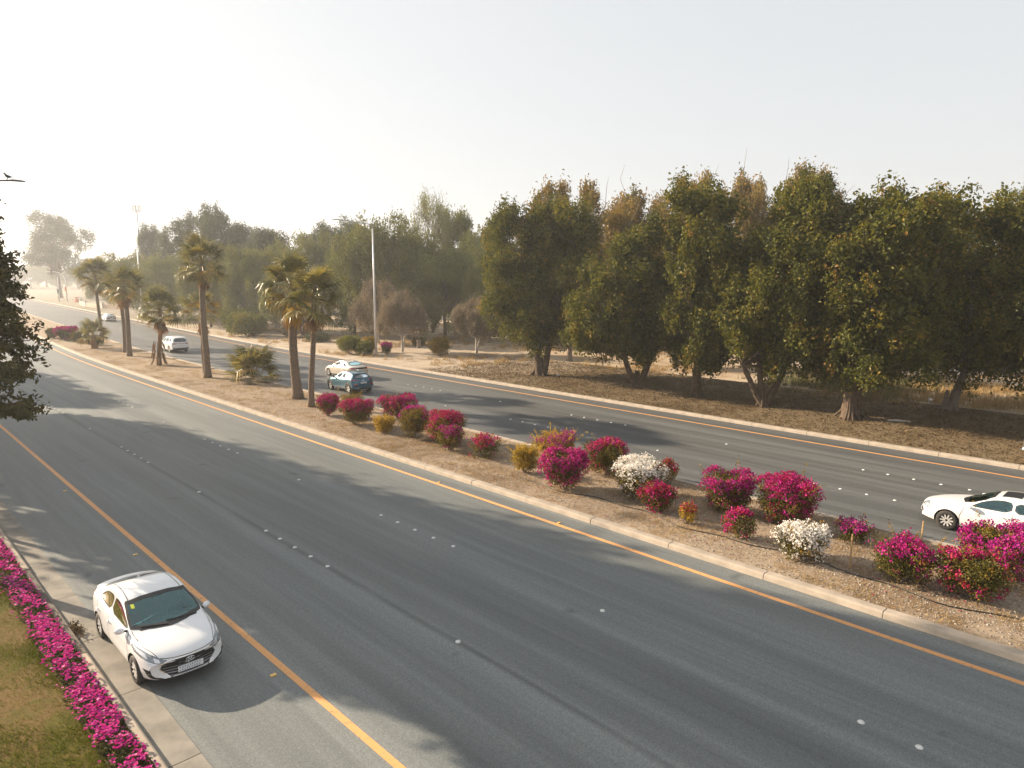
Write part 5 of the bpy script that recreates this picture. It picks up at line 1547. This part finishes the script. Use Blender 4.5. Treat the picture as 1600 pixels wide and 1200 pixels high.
# ---- white SUV --------------------------------------------------------------------------------
car_generic('suv', 'white SUV with wide dark tail lights behind the skirted palm', (28.35, 85.9), math.pi / 2, 'white_paint', (5.10, 1.93, 1.80, 3.04, .95, .385),
    [(2.47, .85), (2.42, .98), (2.2, 1.07), (1.6, 1.13), (1.15, 1.18), (1.0, 1.22), (.6, 1.48), (.25, 1.67), (-.1, 1.76), (-.6, 1.80), (-1.4, 1.79), (-2.1, 1.745), (-2.3, 1.70), (-2.46, 1.42), (-2.55, 1.15), (-2.61, .9), (-2.63, .72)],
    [(2.47, .78), (2.1, .96), (1.4, 1.03), (.8, 1.06), (-.4, 1.09), (-1.6, 1.14), (-2.4, 1.15), (-2.63, .68)],
    [(2.47, .6), (1.7, .78), (1.0, .78), (.5, .70), (0, .66), (-.8, .64), (-1.7, .63), (-2.3, .66), (-2.5, .78), (-2.63, .76)],
    [(-.74, 1.22), (0, 1.20), (.74, 1.22), (.66, 1.63), (0, 1.67), (-.66, 1.63)],
    [(-.70, 1.22), (0, 1.21), (.70, 1.22), (.62, 1.60), (0, 1.64), (-.62, 1.60)],
    [[(.78, 1.14), (-.15, 1.16), (-.15, 1.60), (.1, 1.62), (.45, 1.48)], [(-.25, 1.17), (-1.15, 1.2), (-1.15, 1.60), (-.25, 1.62)], [(-1.25, 1.21), (-2.0, 1.26), (-1.95, 1.50), (-1.25, 1.60)]],
    {'x': [([(.46, .98), (.86, .99)], [(.46, 1.085), (.85, 1.10)])]},
    dict(we=(.88, .97), cr=.12, seams=[[(1.0, .36), (1.02, .8), (.85, 1.08)], [(-.2, .36), (-.2, 1.12)], [(-1.0, .7), (-1.2, 1.0), (-1.2, 1.16)]], handles=(-.05, -1.05), hz=1.0, mx=.80, mz=1.13, mm='black', ix=.6, sx=-1.7, spokes=5, zf=.5,
         rear_bits=[('tail_light_bar', [(-.86, 1.02), (.86, 1.02)], [(-.86, 1.075), (.86, 1.075)], 'tail'), ('rear_bumper', [(-.8, .42), (.8, .42)], [(-.85, .56), (.85, .56)], 'black')], pz=.87, rails=(.1, -2.0, .70), zb=.28, gz=(.6, .9)))
# ---- far dark vehicle ---------------------------------------------------------------------------
car_generic('pickup', 'tiny far car with a dark blue tail behind the leftmost palms', (38.4, 150.5), math.pi / 2 - .06, 'white_paint', (4.83, 1.84, 1.46, 2.78, .94, .325), SED_T, SED_B, SED_R, SED_WS, SED_RW, SED_SW, SED_TAIL,
            dict(SED_O, rear_bits=[('boot_panel', [(-.80, .45), (.80, .45)], [(-.76, .99), (.76, .99)], 'blue_paint')]))
bpy.data.objects['pickup'].name = 'far_sedan'

# ================================================================== lamp posts, signals, masts
def lamp_post(n, s, h, arm, label, az, metal='white_metal', tip_z=.25, head=.8, two=False, bracket=.45):
    root = empty('street_lamp', (n, s, .1), 0, label, 'street lamp', 'street lamps')
    mb = MB(); mb.box((0, 0, .02), (.42, .42, .04)); mb.tube([[0, 0, 0.03], [0, 0, .12]], [.17, .13], 10); mb.build('base_plate', M['grey_metal'], root)
    d = np.array([math.cos(az), math.sin(az), 0])
    mb = MB()
    p = [[0, 0, .05], [0, 0, h * .5], [0, 0, h - bracket]]
    mb.tube(p, [.125, .10, .075], 12)
    mb.build('pole', M[metal], root, True)
    mb = MB()
    c = np.array([0, 0, h - bracket])
    pts = [c - [0, 0, .05]] + [c + d * bracket * (1 - math.cos(a)) + np.array([0, 0, bracket * math.sin(a)]) for a in np.linspace(.2, 1.5, 6)] + [c + d * arm * .6 + [0, 0, bracket + tip_z * .6], c + d * arm + [0, 0, bracket + tip_z]]
    mb.tube(pts, np.linspace(.062, .04, len(pts)), 8)
    mb.build('arm', M['grey_metal' if metal == 'white_metal' else metal], root, True)
    mb = MB()
    e = pts[-1]
    sd = np.array([-d[1], d[0], 0])
    V = []
    for t, w, hh in ((-.05, .05, .04), (.12, .13, .07), (.55, .14, .06), (.85, .05, .025)):
        q = e + d * t * head
        V += [q - sd * w + [0, 0, -.01], q - sd * w * .7 + [0, 0, hh], q + sd * w * .7 + [0, 0, hh], q + sd * w + [0, 0, -.01], q + [0, 0, -.035]]
    mb.add(V, [[i * 5 + j, i * 5 + (j + 1) % 5, (i + 1) * 5 + (j + 1) % 5, (i + 1) * 5 + j] for i in range(3) for j in range(5)])
    mb.add(V[:5], [[0, 1, 2, 3, 4]]); mb.add(V[-5:], [[0, 1, 2, 3, 4]])
    mb.build('lamp_head', M['grey_metal' if metal == 'white_metal' else metal], root, True, 40)
    return root, e + np.array([n, s, .1])

lamp_post(41.85, 64.48, 13.8, 4.0, 'tall pale street lamp on the verge beside the clipped shrubs', math.pi)
lamp_post(43.8, 148.5, 14.0, 5.0, 'hazy far street lamp behind the left palms', math.pi)
lamp_post(42.4, 7.1, 13.0, 4.0, 'street lamp whose post base just shows at the right edge', math.pi, 'grey_metal')
_, tip = lamp_post(2.5, 46.0, 13.1, 5.15, 'dark lamp arm reaching in from the left edge high above the tree', 0, 'dark_metal', tip_z=.42)

# pigeon perched on the lamp arm
def pigeon(loc, rz):
    root_m = MB()
    # one continuous lathe-like body swept from tail to beak
    path = np.array([(-.19, 0, .13), (-.15, 0, .125), (-.09, 0, .12), (-.03, 0, .125), (.03, 0, .15), (.065, 0, .19), (.085, 0, .225), (.105, 0, .245), (.13, 0, .243), (.15, 0, .237), (.165, 0, .232)])
    rad = np.array([.012, .028, .05, .062, .058, .040, .030, .032, .022, .008, .002])
    root_m.tube(path, rad, 10)
    for sd in (-1, 1):     # folded wings and legs
        root_m.tube([(.02, sd * .05, .15), (-.06, sd * .055, .13), (-.17, sd * .02, .115)], [.028, .030, .006], 6)
        root_m.tube([(.0, sd * .02, .09), (.01, sd * .022, .0)], [.01, .006], 5)
        root_m.tube([(-.01, sd * .022, .004), (.04, sd * .03, .002)], [.006, .004], 4)
    root_m.add([[-.15, -.025, .13], [-.15, .025, .13], [-.27, .04, .105], [-.27, -.04, .105], [-.15, -.025, .12], [-.15, .025, .12], [-.27, .04, .10], [-.27, -.04, .10]], [[0, 1, 2, 3], [4, 5, 6, 7], [0, 1, 5, 4], [1, 2, 6, 5], [2, 3, 7, 6], [3, 0, 4, 7]])
    o = root_m.build('pigeon', M['feather'], None, True)
    o.location = loc; o.rotation_euler = (0, 0, rz); o.scale = (1.25, 1.25, 1.25)
    tag(o, 'dark pigeon perched on the lamp arm at the left edge', 'bird')
pigeon((tip[0] - .10, tip[1], tip[2] + .045), math.pi + .4)

# traffic signals at the far junction
def signal(n, s, h, arm, label, lit=False, cantilever=True):
    root = empty('traffic_signal', (n, s, 0), 0, label, 'traffic light', 'traffic lights at the far junction')
    mb = MB()
    if cantilever:
        pts = [[0, 0, 0], [0, 0, h * .7]] + [[-arm * (1 - math.cos(a)), 0, h * .7 + h * .3 * math.sin(a)] for a in np.linspace(.3, 1.57, 6)] + [[-arm * 1.6, 0, h]]
    else: pts = [[0, 0, 0], [0, 0, h * .5], [0, 0, h]]
    mb.tube(pts, np.linspace(.2, .12, len(pts)), 8); mb.build('pole', M['white_block'], root, True)
    heads = [(0, h * .42)] + ([(-arm * 1.1, h - .1)] if cantilever else [])
    for x, z in heads:
        hd = MB(); hd.box((x - .25, -.15, z), (.5, .35, 1.5)); ho = hd.build('signal_head', M['orange_plastic'] if x == 0 and not lit else M['dark_metal'], root)
        for k in range(3):
            l = MB(); l.lathe([(.001, .03), (.16, .02), (.17, 0)], 10, c=(x - .25, -.34, z + .48 - .48 * k), axis='y')
            l.build('lens', M['green_lamp'] if (lit and k == 2) else M['dark_metal'], ho)
signal(57.6, 272, 9.6, 3.2, 'curved arm traffic signal at the far end of the road')
signal(54.6, 268, 8.0, 0, 'straight post signal showing a green light at the far end of the road', True, False)
signal(47.5, 300, 9.0, 0, 'faint signal post left of the green light', False, False)

# low wall with white bollards by the junction, and an orange barrier
wl_ = empty('low_wall', (56.5, 200, 0), 0, 'low pink-beige wall curving along the verge near the junction', 'wall')
pts = [(2, 58), (-.5, 48), (-3.2, 36), (-5.2, 22), (-4.6, 8), (-1, -4)]
mb = MB()
for (a, b) in zip(pts[:-1], pts[1:]):
    a, b = np.array(a, float), np.array(b, float); d = (b - a) / np.linalg.norm(b - a); nrm = np.array([-d[1], d[0]]) * .15
    V = [[*(a - nrm), 0], [*(b - nrm), 0], [*(b + nrm), 0], [*(a + nrm), 0], [*(a - nrm), 1.1], [*(b - nrm), 1.1], [*(b + nrm), 1.1], [*(a + nrm), 1.1]]
    mb.add(V, [[4, 5, 6, 7], [0, 1, 5, 4], [1, 2, 6, 5], [2, 3, 7, 6], [3, 0, 4, 7]])
mb.build('wall', M['wall_pink'], wl_)
for (x, y) in pts:
    mb = MB(); mb.box((x, y, .75), (.5, .5, 1.5)); mb.box((x, y, 1.56), (.65, .65, .12)); mb.build('post', M['white_block'], wl_)
br = empty('barrier', (58.5, 262, 0), 0, 'orange road work barrier beside the far signals', 'barrier')
mb = MB(); mb.box((0, 0, .25), (1.8, .8, .5)); mb.box((0, 0, 1.0), (1.6, .3, 1.1)); mb.build('panel', M['orange_plastic'], br)
mb = MB(); mb.box((0, -.19, 1.1), (1.4, .06, .3)); mb.build('stripe', M['white_block'], br)

# telecom mast and lattice tower far behind the trees
tm = empty('telecom_mast', (106, 356, 0), 0, 'slender telecom pole with a ring of panel antennas, far left', 'mast')
mb = MB(); mb.tube([[0, 0, 0], [0, 0, 20], [0, 0, 38]], [.7, .5, .4], 12); mb.build('pole', M['white_metal'], tm, True)
for z in (37.0, 39.3):
    mb = MB(); a = np.linspace(0, 2 * np.pi, 17); mb.tube(np.stack([1.6 * np.cos(a), 1.6 * np.sin(a), 0 * a + z], 1), .07, 5, caps=False)
    for k in range(4): mb.tube([[0, 0, z], [1.6 * math.cos(k * 1.57), 1.6 * math.sin(k * 1.57), z]], .06, 4)
    mb.build('antenna_ring', M['grey_metal'], tm)
for k in range(9):
    a = k * 2 * math.pi / 9
    mb = MB(); mb.box((1.75 * math.cos(a), 1.75 * math.sin(a), 38.3), (.25, .5, 2.7), rot=a); mb.build('panel_antenna', M['white_metal'], tm)
mb = MB(); mb.tube([[0, 0, 38], [0, 0, 42]], .06, 4); mb.build('lightning_rod', M['grey_metal'], tm)
lt = empty('lattice_tower', (112, 361, 0), 0, 'pale lattice tower with dishes beside the telecom pole', 'tower')
mb = MB()
cn = [(1, 1), (1, -1), (-1, -1), (-1, 1)]
for cx, cy in cn: mb.tube([[cx * 1.8, cy * 1.8, 0], [cx * 1.2, cy * 1.2, 31]], .12, 4)
for k in range(12):
    z0, z1 = k * 2.6, (k + 1) * 2.6
    for q in range(4):
        a, b = cn[q], cn[(q + 1) % 4]; w0, w1 = 1.8 - .6 * z0 / 31, 1.8 - .6 * z1 / 31
        mb.tube([[a[0] * w0, a[1] * w0, z0], [b[0] * w1, b[1] * w1, z1]], .06, 4); mb.tube([[b[0] * w0, b[1] * w0, z0], [a[0] * w1, a[1] * w1, z1]], .06, 4)
        mb.tube([[a[0] * w1, a[1] * w1, z1], [b[0] * w1, b[1] * w1, z1]], .06, 4)
mb.build('lattice', M['white_metal'], lt)
for k, (x, y, z) in enumerate(((-1.3, -1.3, 27), (.6, -1.5, 24.5), (1.4, -1.2, 29), (-.6, -1.6, 22))):
    mb = MB(); mb.lathe([(.001, .2), (.5, .15), (.7, 0.0), (.72, -.1)], 12, c=(x, y, z), axis='y'); mb.build('dish', M['white_metal'], lt, True)

# ================================================================== small things on the ground
for n, s, h, lb, ti in ((21.14, 7.49, 1.05, 'thin upright wooden stake by the smaller white bush', .03), (24.6, 6.6, .8, 'short wooden stake at the back of the median before the white sedan', .08)):
    mb = MB(); mb.tube([[0, 0, -.05], [ti * h, 0, h * .5], [ti * h * 2, .01, h]], [.028, .026, .022], 6)
    o = mb.build('stake', M['wood']); o.location = (n, s, .1); tag(o, lb, 'stake', 'wooden stakes on the median')
hs = MB()
t = np.linspace(0, 1, 60); sy = 21 - 26 * t
hs.tube(np.stack([20.75 + .22 * np.sin(sy * .9) + .12 * np.sin(sy * 2.3), sy, .135 + 0 * t], 1), .016, 6)
tag(hs.build('irrigation_hose', M['hose'], None, True), 'black irrigation hose lying on the gravel along the bushes', 'hose')
st = MB()
st.box((50.2, 68.2, .5), (.5, .12, .9)); st.box((50.2, 68.2, 1.0), (.56, .2, .1))
tag(st.build('marker_stone', M['concrete']), 'small square concrete marker beside the whitewashed trunk', 'marker')
mb = MB(); mb.tube([[-.6, 0, 0], [0, .04, .03], [.6, 0, .02]], [.05, .07, .04], 6)
o = mb.build('fallen_branch', M['bark_pale']); o.location = (45.0, 13.8, .17); o.rotation_euler = (0, 0, -1.2); tag(o, 'pale broken branch lying in the shade right of the thick trunk', 'branch')
def rock(seed, size):
    rng = np.random.default_rng(seed)
    bm = bmesh.new(); bmesh.ops.create_icosphere(bm, subdivisions=2, radius=1)
    for v in bm.verts: v.co = Vector((v.co.x * size[0], v.co.y * size[1], v.co.z * size[2])) * float(rng.uniform(.8, 1.15))
    me = bpy.data.meshes.new('rock'); bm.to_mesh(me); bm.free(); return me
for k, (n, s, sz, mt, lb) in enumerate(((44.9, 41.0, (.16, .14, .12), 'litter', 'white crumpled litter at the foot of the first ficus'), (54.5, 14.8, (.22, .16, .14), 'litter', 'pale plastic scrap in the grass right of the set back ficus'),
                                        (66, 22, (.9, .7, .5), 'white_block', 'pale boulder in the dry field behind the ficus row'))):
    me = rock(k, sz); me.materials.append(M[mt]); o = obj('litter' if k < 2 else 'boulder', me); o.location = (n, s, .12); tag(o, lb, 'litter' if k < 2 else 'rock')
db = MB(); rng = np.random.default_rng(5)
P = np.stack([rng.normal(3.62, .07, 160), rng.normal(19.35, .22, 160), rng.uniform(.02, .13, 160)], 1)
leaf_quads(db, P, unit(rng.normal(size=P.shape)), .09, .5, rng, rng.random(160))
tag(db.build('leaf_debris', M['litter_leaf']), 'heap of dead leaves caught in the gutter by the kerb end', 'debris', kind='stuff')

# petals dropped on the gravel round the bushes
rng = np.random.default_rng(41)
pc = np.array([(21.69, 38.99), (21.45, 35.34), (24.4, 35.4), (22.4, 28.35), (21.84, 24.6), (20.9, 18.7), (23.84, 18.9), (21.33, 14.44), (23.2, 12.6), (20.99, 10.97), (23.4, 10.56), (21.3, 6.07), (23.6, 4.25), (21.42, 4.45)])
P = np.repeat(pc, 55, 0); P = P + rng.normal(size=P.shape) * .75; P = P[(P[:, 0] > 19.2) & (P[:, 0] < 25)]
P = np.concatenate([P, np.full((len(P), 1), .125)], 1)
mb = MB(); leaf_quads(mb, P, unit(rng.normal(size=P.shape) * .3 + np.array([0, 0, 1])), .055, .8, rng, rng.random(len(P)) * .7)
mb.build('fallen_petals', M['crimson'], kind='stuff')

# petunia border on the near lawn
bed = empty('petunia_border', (3.02, 18, .1), 0, 'long border of pink and purple petunias along the near kerb', 'flower bed')
rng = np.random.default_rng(31)
nL = 15000
s_ = rng.uniform(-9.5, 22, nL); e_ = rng.normal(0, 1, nL)
edge = .30 + .05 * np.sin(s_ * 2.1) + .04 * np.sin(s_ * 5.3)
x_ = np.clip(e_ * .16, -edge, .28)
P = np.stack([x_, s_, rng.uniform(.02, .17, nL) * (1 - (np.abs(x_) / .42) ** 2) + .02], 1)
mb = MB(); leaf_quads(mb, P, unit(rng.normal(size=P.shape) * .7 + np.array([0, 0, .7])), .085, .6, rng, rng.random(nL)); mb.build('foliage', M['bed_leaf'], bed, kind='stuff')
def flower(seed, tint, r=.030):
    rg = np.random.default_rng(seed); mb = MB()
    n = 5
    V = [[0, 0, -.012]]
    for k in range(n * 2):
        a = k * math.pi / n; rr = r * (1.08 if k % 2 == 0 else .84); V.append([rr * math.cos(a), rr * math.sin(a), .012 * rg.uniform(.3, 1.3)])
    F = [[0, 1 + k, 1 + (k + 1) % (2 * n)] for k in range(2 * n)]
    mb.add(V, F, 0, np.full(len(F), tint)); return mb
fm = [flower(k, t).mesh('blossom', M['petal']) for k, t in enumerate((.1, .3, .45, .6, .75, .85, 1.0))]
fl_s = np.concatenate([rng.uniform(-7.2, 2.5, 2300), rng.uniform(2.5, 12, 1500), rng.uniform(12, 22, 700)])
fl_x = np.clip(rng.normal(0, .165, len(fl_s)) + .03 * np.sin(fl_s * 3.3), -.42, .31)
gp = np.sin(fl_s * 4.1 + 9 * fl_x) + np.sin(fl_s * 1.7) + np.sin(fl_s * 9.3 - 7 * fl_x) + rng.normal(0, .5, len(fl_s)) > -1.15
fl_s, fl_x = fl_s[gp], fl_x[gp]
fl_z = .10 + .10 * (1 - (np.abs(fl_x) / .4) ** 2) + rng.uniform(-.02, .03, len(fl_s))
near = np.argsort(fl_s)
big = MB()
for k, i in enumerate(near):
    tl, az, rl = rng.uniform(0, .75), rng.uniform(0, 6.28), rng.uniform(.75, 1.35)
    if k < 300:
        o = obj('blossom', fm[int(rng.choice(7, p=(.12, .17, .19, .18, .14, .11, .09)))], bed)
        o.location = (fl_x[i], fl_s[i], fl_z[i]); o.rotation_euler = (tl * math.cos(az), tl * math.sin(az), az); o.scale = (rl, rl, rl)
    else:
        Rm = np.array((Matrix.Rotation(tl, 3, 'X') @ Matrix.Rotation(az, 3, 'Z')))
        n = 5; V = [[0, 0, -.012]] + [[.030 * rl * (1.08 if q % 2 == 0 else .84) * math.cos(q * math.pi / n), .030 * rl * (1.08 if q % 2 == 0 else .84) * math.sin(q * math.pi / n), .008] for q in range(10)]
        V = np.array(V) @ (np.array(Matrix.Rotation(az, 3, 'Z')) @ np.array(Matrix.Rotation(tl, 3, 'X'))).T + np.array([fl_x[i], fl_s[i], fl_z[i]])
        big.add(V, [[0, 1 + q, 1 + (q + 1) % 10] for q in range(10)], 0, np.full(10, float(np.clip(rng.normal(.5, .25), 0, 1))))
big.build('blossom_mass', M['petal'], bed, kind='stuff')

# grass blades, straw tufts, gravel, fallen leaves
def blades(P, h, w, rng, tint, lean=.5):
    n = len(P)
    a = rng.uniform(0, 6.28, n); d = np.stack([np.cos(a), np.sin(a), 0 * a], 1)
    hh = h * rng.uniform(.5, 1.3, n)[:, None]
    V = np.empty((n, 3, 3))
    V[:, 0] = P - d * w / 2; V[:, 1] = P + d * w / 2
    b = rng.uniform(0, 6.28, n)
    V[:, 2] = P + np.stack([np.cos(b), np.sin(b), 0 * b], 1) * hh * lean * rng.uniform(.2, 1.2, n)[:, None] + np.array([0, 0, 1]) * hh
    mb = MB(); mb.add(V.reshape(-1, 3), np.arange(3 * n).reshape(n, 3), 0, tint); return mb
rng = np.random.default_rng(77)
n = 260000
gx = 2.72 - rng.random(n) ** 1.7 * 9.0; gs = rng.uniform(5, 36, n)
pat = np.sin(gx * 1.9 + 1.2 * np.sin(gs * .8)) + np.sin(gs * 1.35 + .7 * gx) + .6 * np.sin(gs * 3.1 + gx * 2.3)
keep = rng.random(n) < np.clip(.55 + .38 * pat, .10, 1.0) * np.clip((gx + 6.3 + rng.normal(0, .8, n)) / 3.0, 0, 1) * np.clip((36 - gs) / 9, 0, 1)
P = np.stack([gx, gs, 0 * gx + .10], 1)[keep]
blades(P, .055, .012, rng, np.clip(.45 - .16 * pat[keep] + rng.normal(0, .15, keep.sum()), 0, 1), .9).build('lawn_grass', M['grass'], kind='stuff')

def tufts(centres, per, rad, h, w, rng, tmu, name, mat, tsd=.2, lean=.8):
    C = np.repeat(centres, per, 0)
    P = C + np.stack([rng.normal(0, rad, len(C)), rng.normal(0, rad, len(C)), 0 * C[:, 0]], 1)
    t = np.clip(np.repeat(rng.normal(tmu, tsd, len(centres)), per) + rng.normal(0, .12, len(C)), 0, 1)
    return blades(P, h, w, rng, t, lean).build(name, M[mat], kind='stuff')
def scatter(n0, n1, s0, s1, n, z, rng, p=1.6):
    s = s0 + (s1 - s0) * rng.random(n) ** p
    x = rng.uniform(n0, n1, n)
    return np.stack([x + np.array([bend(q) for q in s]), s, 0 * s + z], 1)
C = scatter(19.35, 24.9, -2, 95, 6500, .108, rng)
m_ = np.sin(C[:, 0] * 2.1 + C[:, 1] * .7) + np.sin(C[:, 1] * 1.1) + np.sin(C[:, 0] * 3.7 - C[:, 1] * .3) > -.1
tufts(C[m_], 13, .11, .075, .016, rng, .42, 'dry_grass', 'straw', lean=1.6)
# gravel on the median
C = scatter(19.2, 24.95, -1, 60, 26000, .112, rng, 1.7)
sz = rng.uniform(.014, .038, len(C))[:, None, None]
octv = np.array([[1, 0, 0], [0, 1, 0], [-1, 0, 0], [0, -1, 0], [0, 0, .7]], float)
an = rng.uniform(0, 6.28, len(C)); ca, sa = np.cos(an), np.sin(an)
V = np.repeat(octv[None], len(C), 0) * sz * rng.uniform(.6, 1.3, (len(C), 5, 1))
V = np.stack([V[:, :, 0] * ca[:, None] - V[:, :, 1] * sa[:, None], V[:, :, 0] * sa[:, None] + V[:, :, 1] * ca[:, None], V[:, :, 2]], 2) + C[:, None]
Fi = np.array([[0, 1, 4], [1, 2, 4], [2, 3, 4], [3, 0, 4]])
mb = MB(); mb.add(V.reshape(-1, 3), (np.arange(len(C))[:, None, None] * 5 + Fi[None]).reshape(-1, 3), 0, np.repeat(rng.random(len(C)), 4)); mb.build('gravel', M['pebble'], kind='stuff')
# fallen leaves under the ficus row
C = scatter(38.7, 52.5, -3, 52, 24000, .125, rng, 1.0)
mb = MB(); leaf_quads(mb, C + np.stack([0 * C[:, 0], 0 * C[:, 0], rng.uniform(0, .04, len(C))], 1), unit(rng.normal(size=C.shape) * .45 + np.array([0, 0, 1])), .13, .55, rng, rng.random(len(C))); mb.build('fallen_leaves', M['litter_leaf'], kind='stuff')
# dry and green grass in the field behind the row
C = scatter(39, 95, 4, 110, 5200, .0, rng, 1.0); C[:, 2] = np.where(C[:, 0] < 53, .11, -.02)
m_ = np.sin(C[:, 0] * .33 + C[:, 1] * .21) + np.sin(C[:, 1] * .37 - C[:, 0] * .12) + rng.normal(0, .5, len(C)) > .5
m_ &= ~((C[:, 0] < 50) & (C[:, 1] < 50))
tufts(C[m_], 26, .22, .42, .035, rng, .45, 'field_grass', 'straw', lean=.8)
C = np.stack([rng.normal(58, 2.6, 420), rng.normal(21.5, 2.4, 420), np.full(420, -.02)], 1)
tufts(C, 30, .25, .62, .035, rng, .45, 'green_grass', 'greengrass', lean=.6)
C = np.stack([rng.uniform(54, 66, 500), rng.uniform(6, 22, 500), np.full(500, -.02)], 1)
tufts(C, 26, .25, .5, .035, rng, .5, 'tall_dry_grass', 'straw', lean=.7)

# ================================================================== haze: the dusty air round everything
hz = MB(); hz.box((100, 400, 22.0), (1560, 1360, 46.2))
m, nt, out = new_mat('haze')
pv = nt.nodes.new('ShaderNodeVolumePrincipled')
pv.inputs['Color'].default_value = (.93, .96, 1.0, 1)
pv.inputs['Density'].default_value = .0006
pv.inputs['Anisotropy'].default_value = .5
nt.links.new(pv.outputs[0], out.inputs['Volume'])
tag(hz.build('haze', m), 'pale dusty haze filling the air over the road', 'haze', kind='stuff')
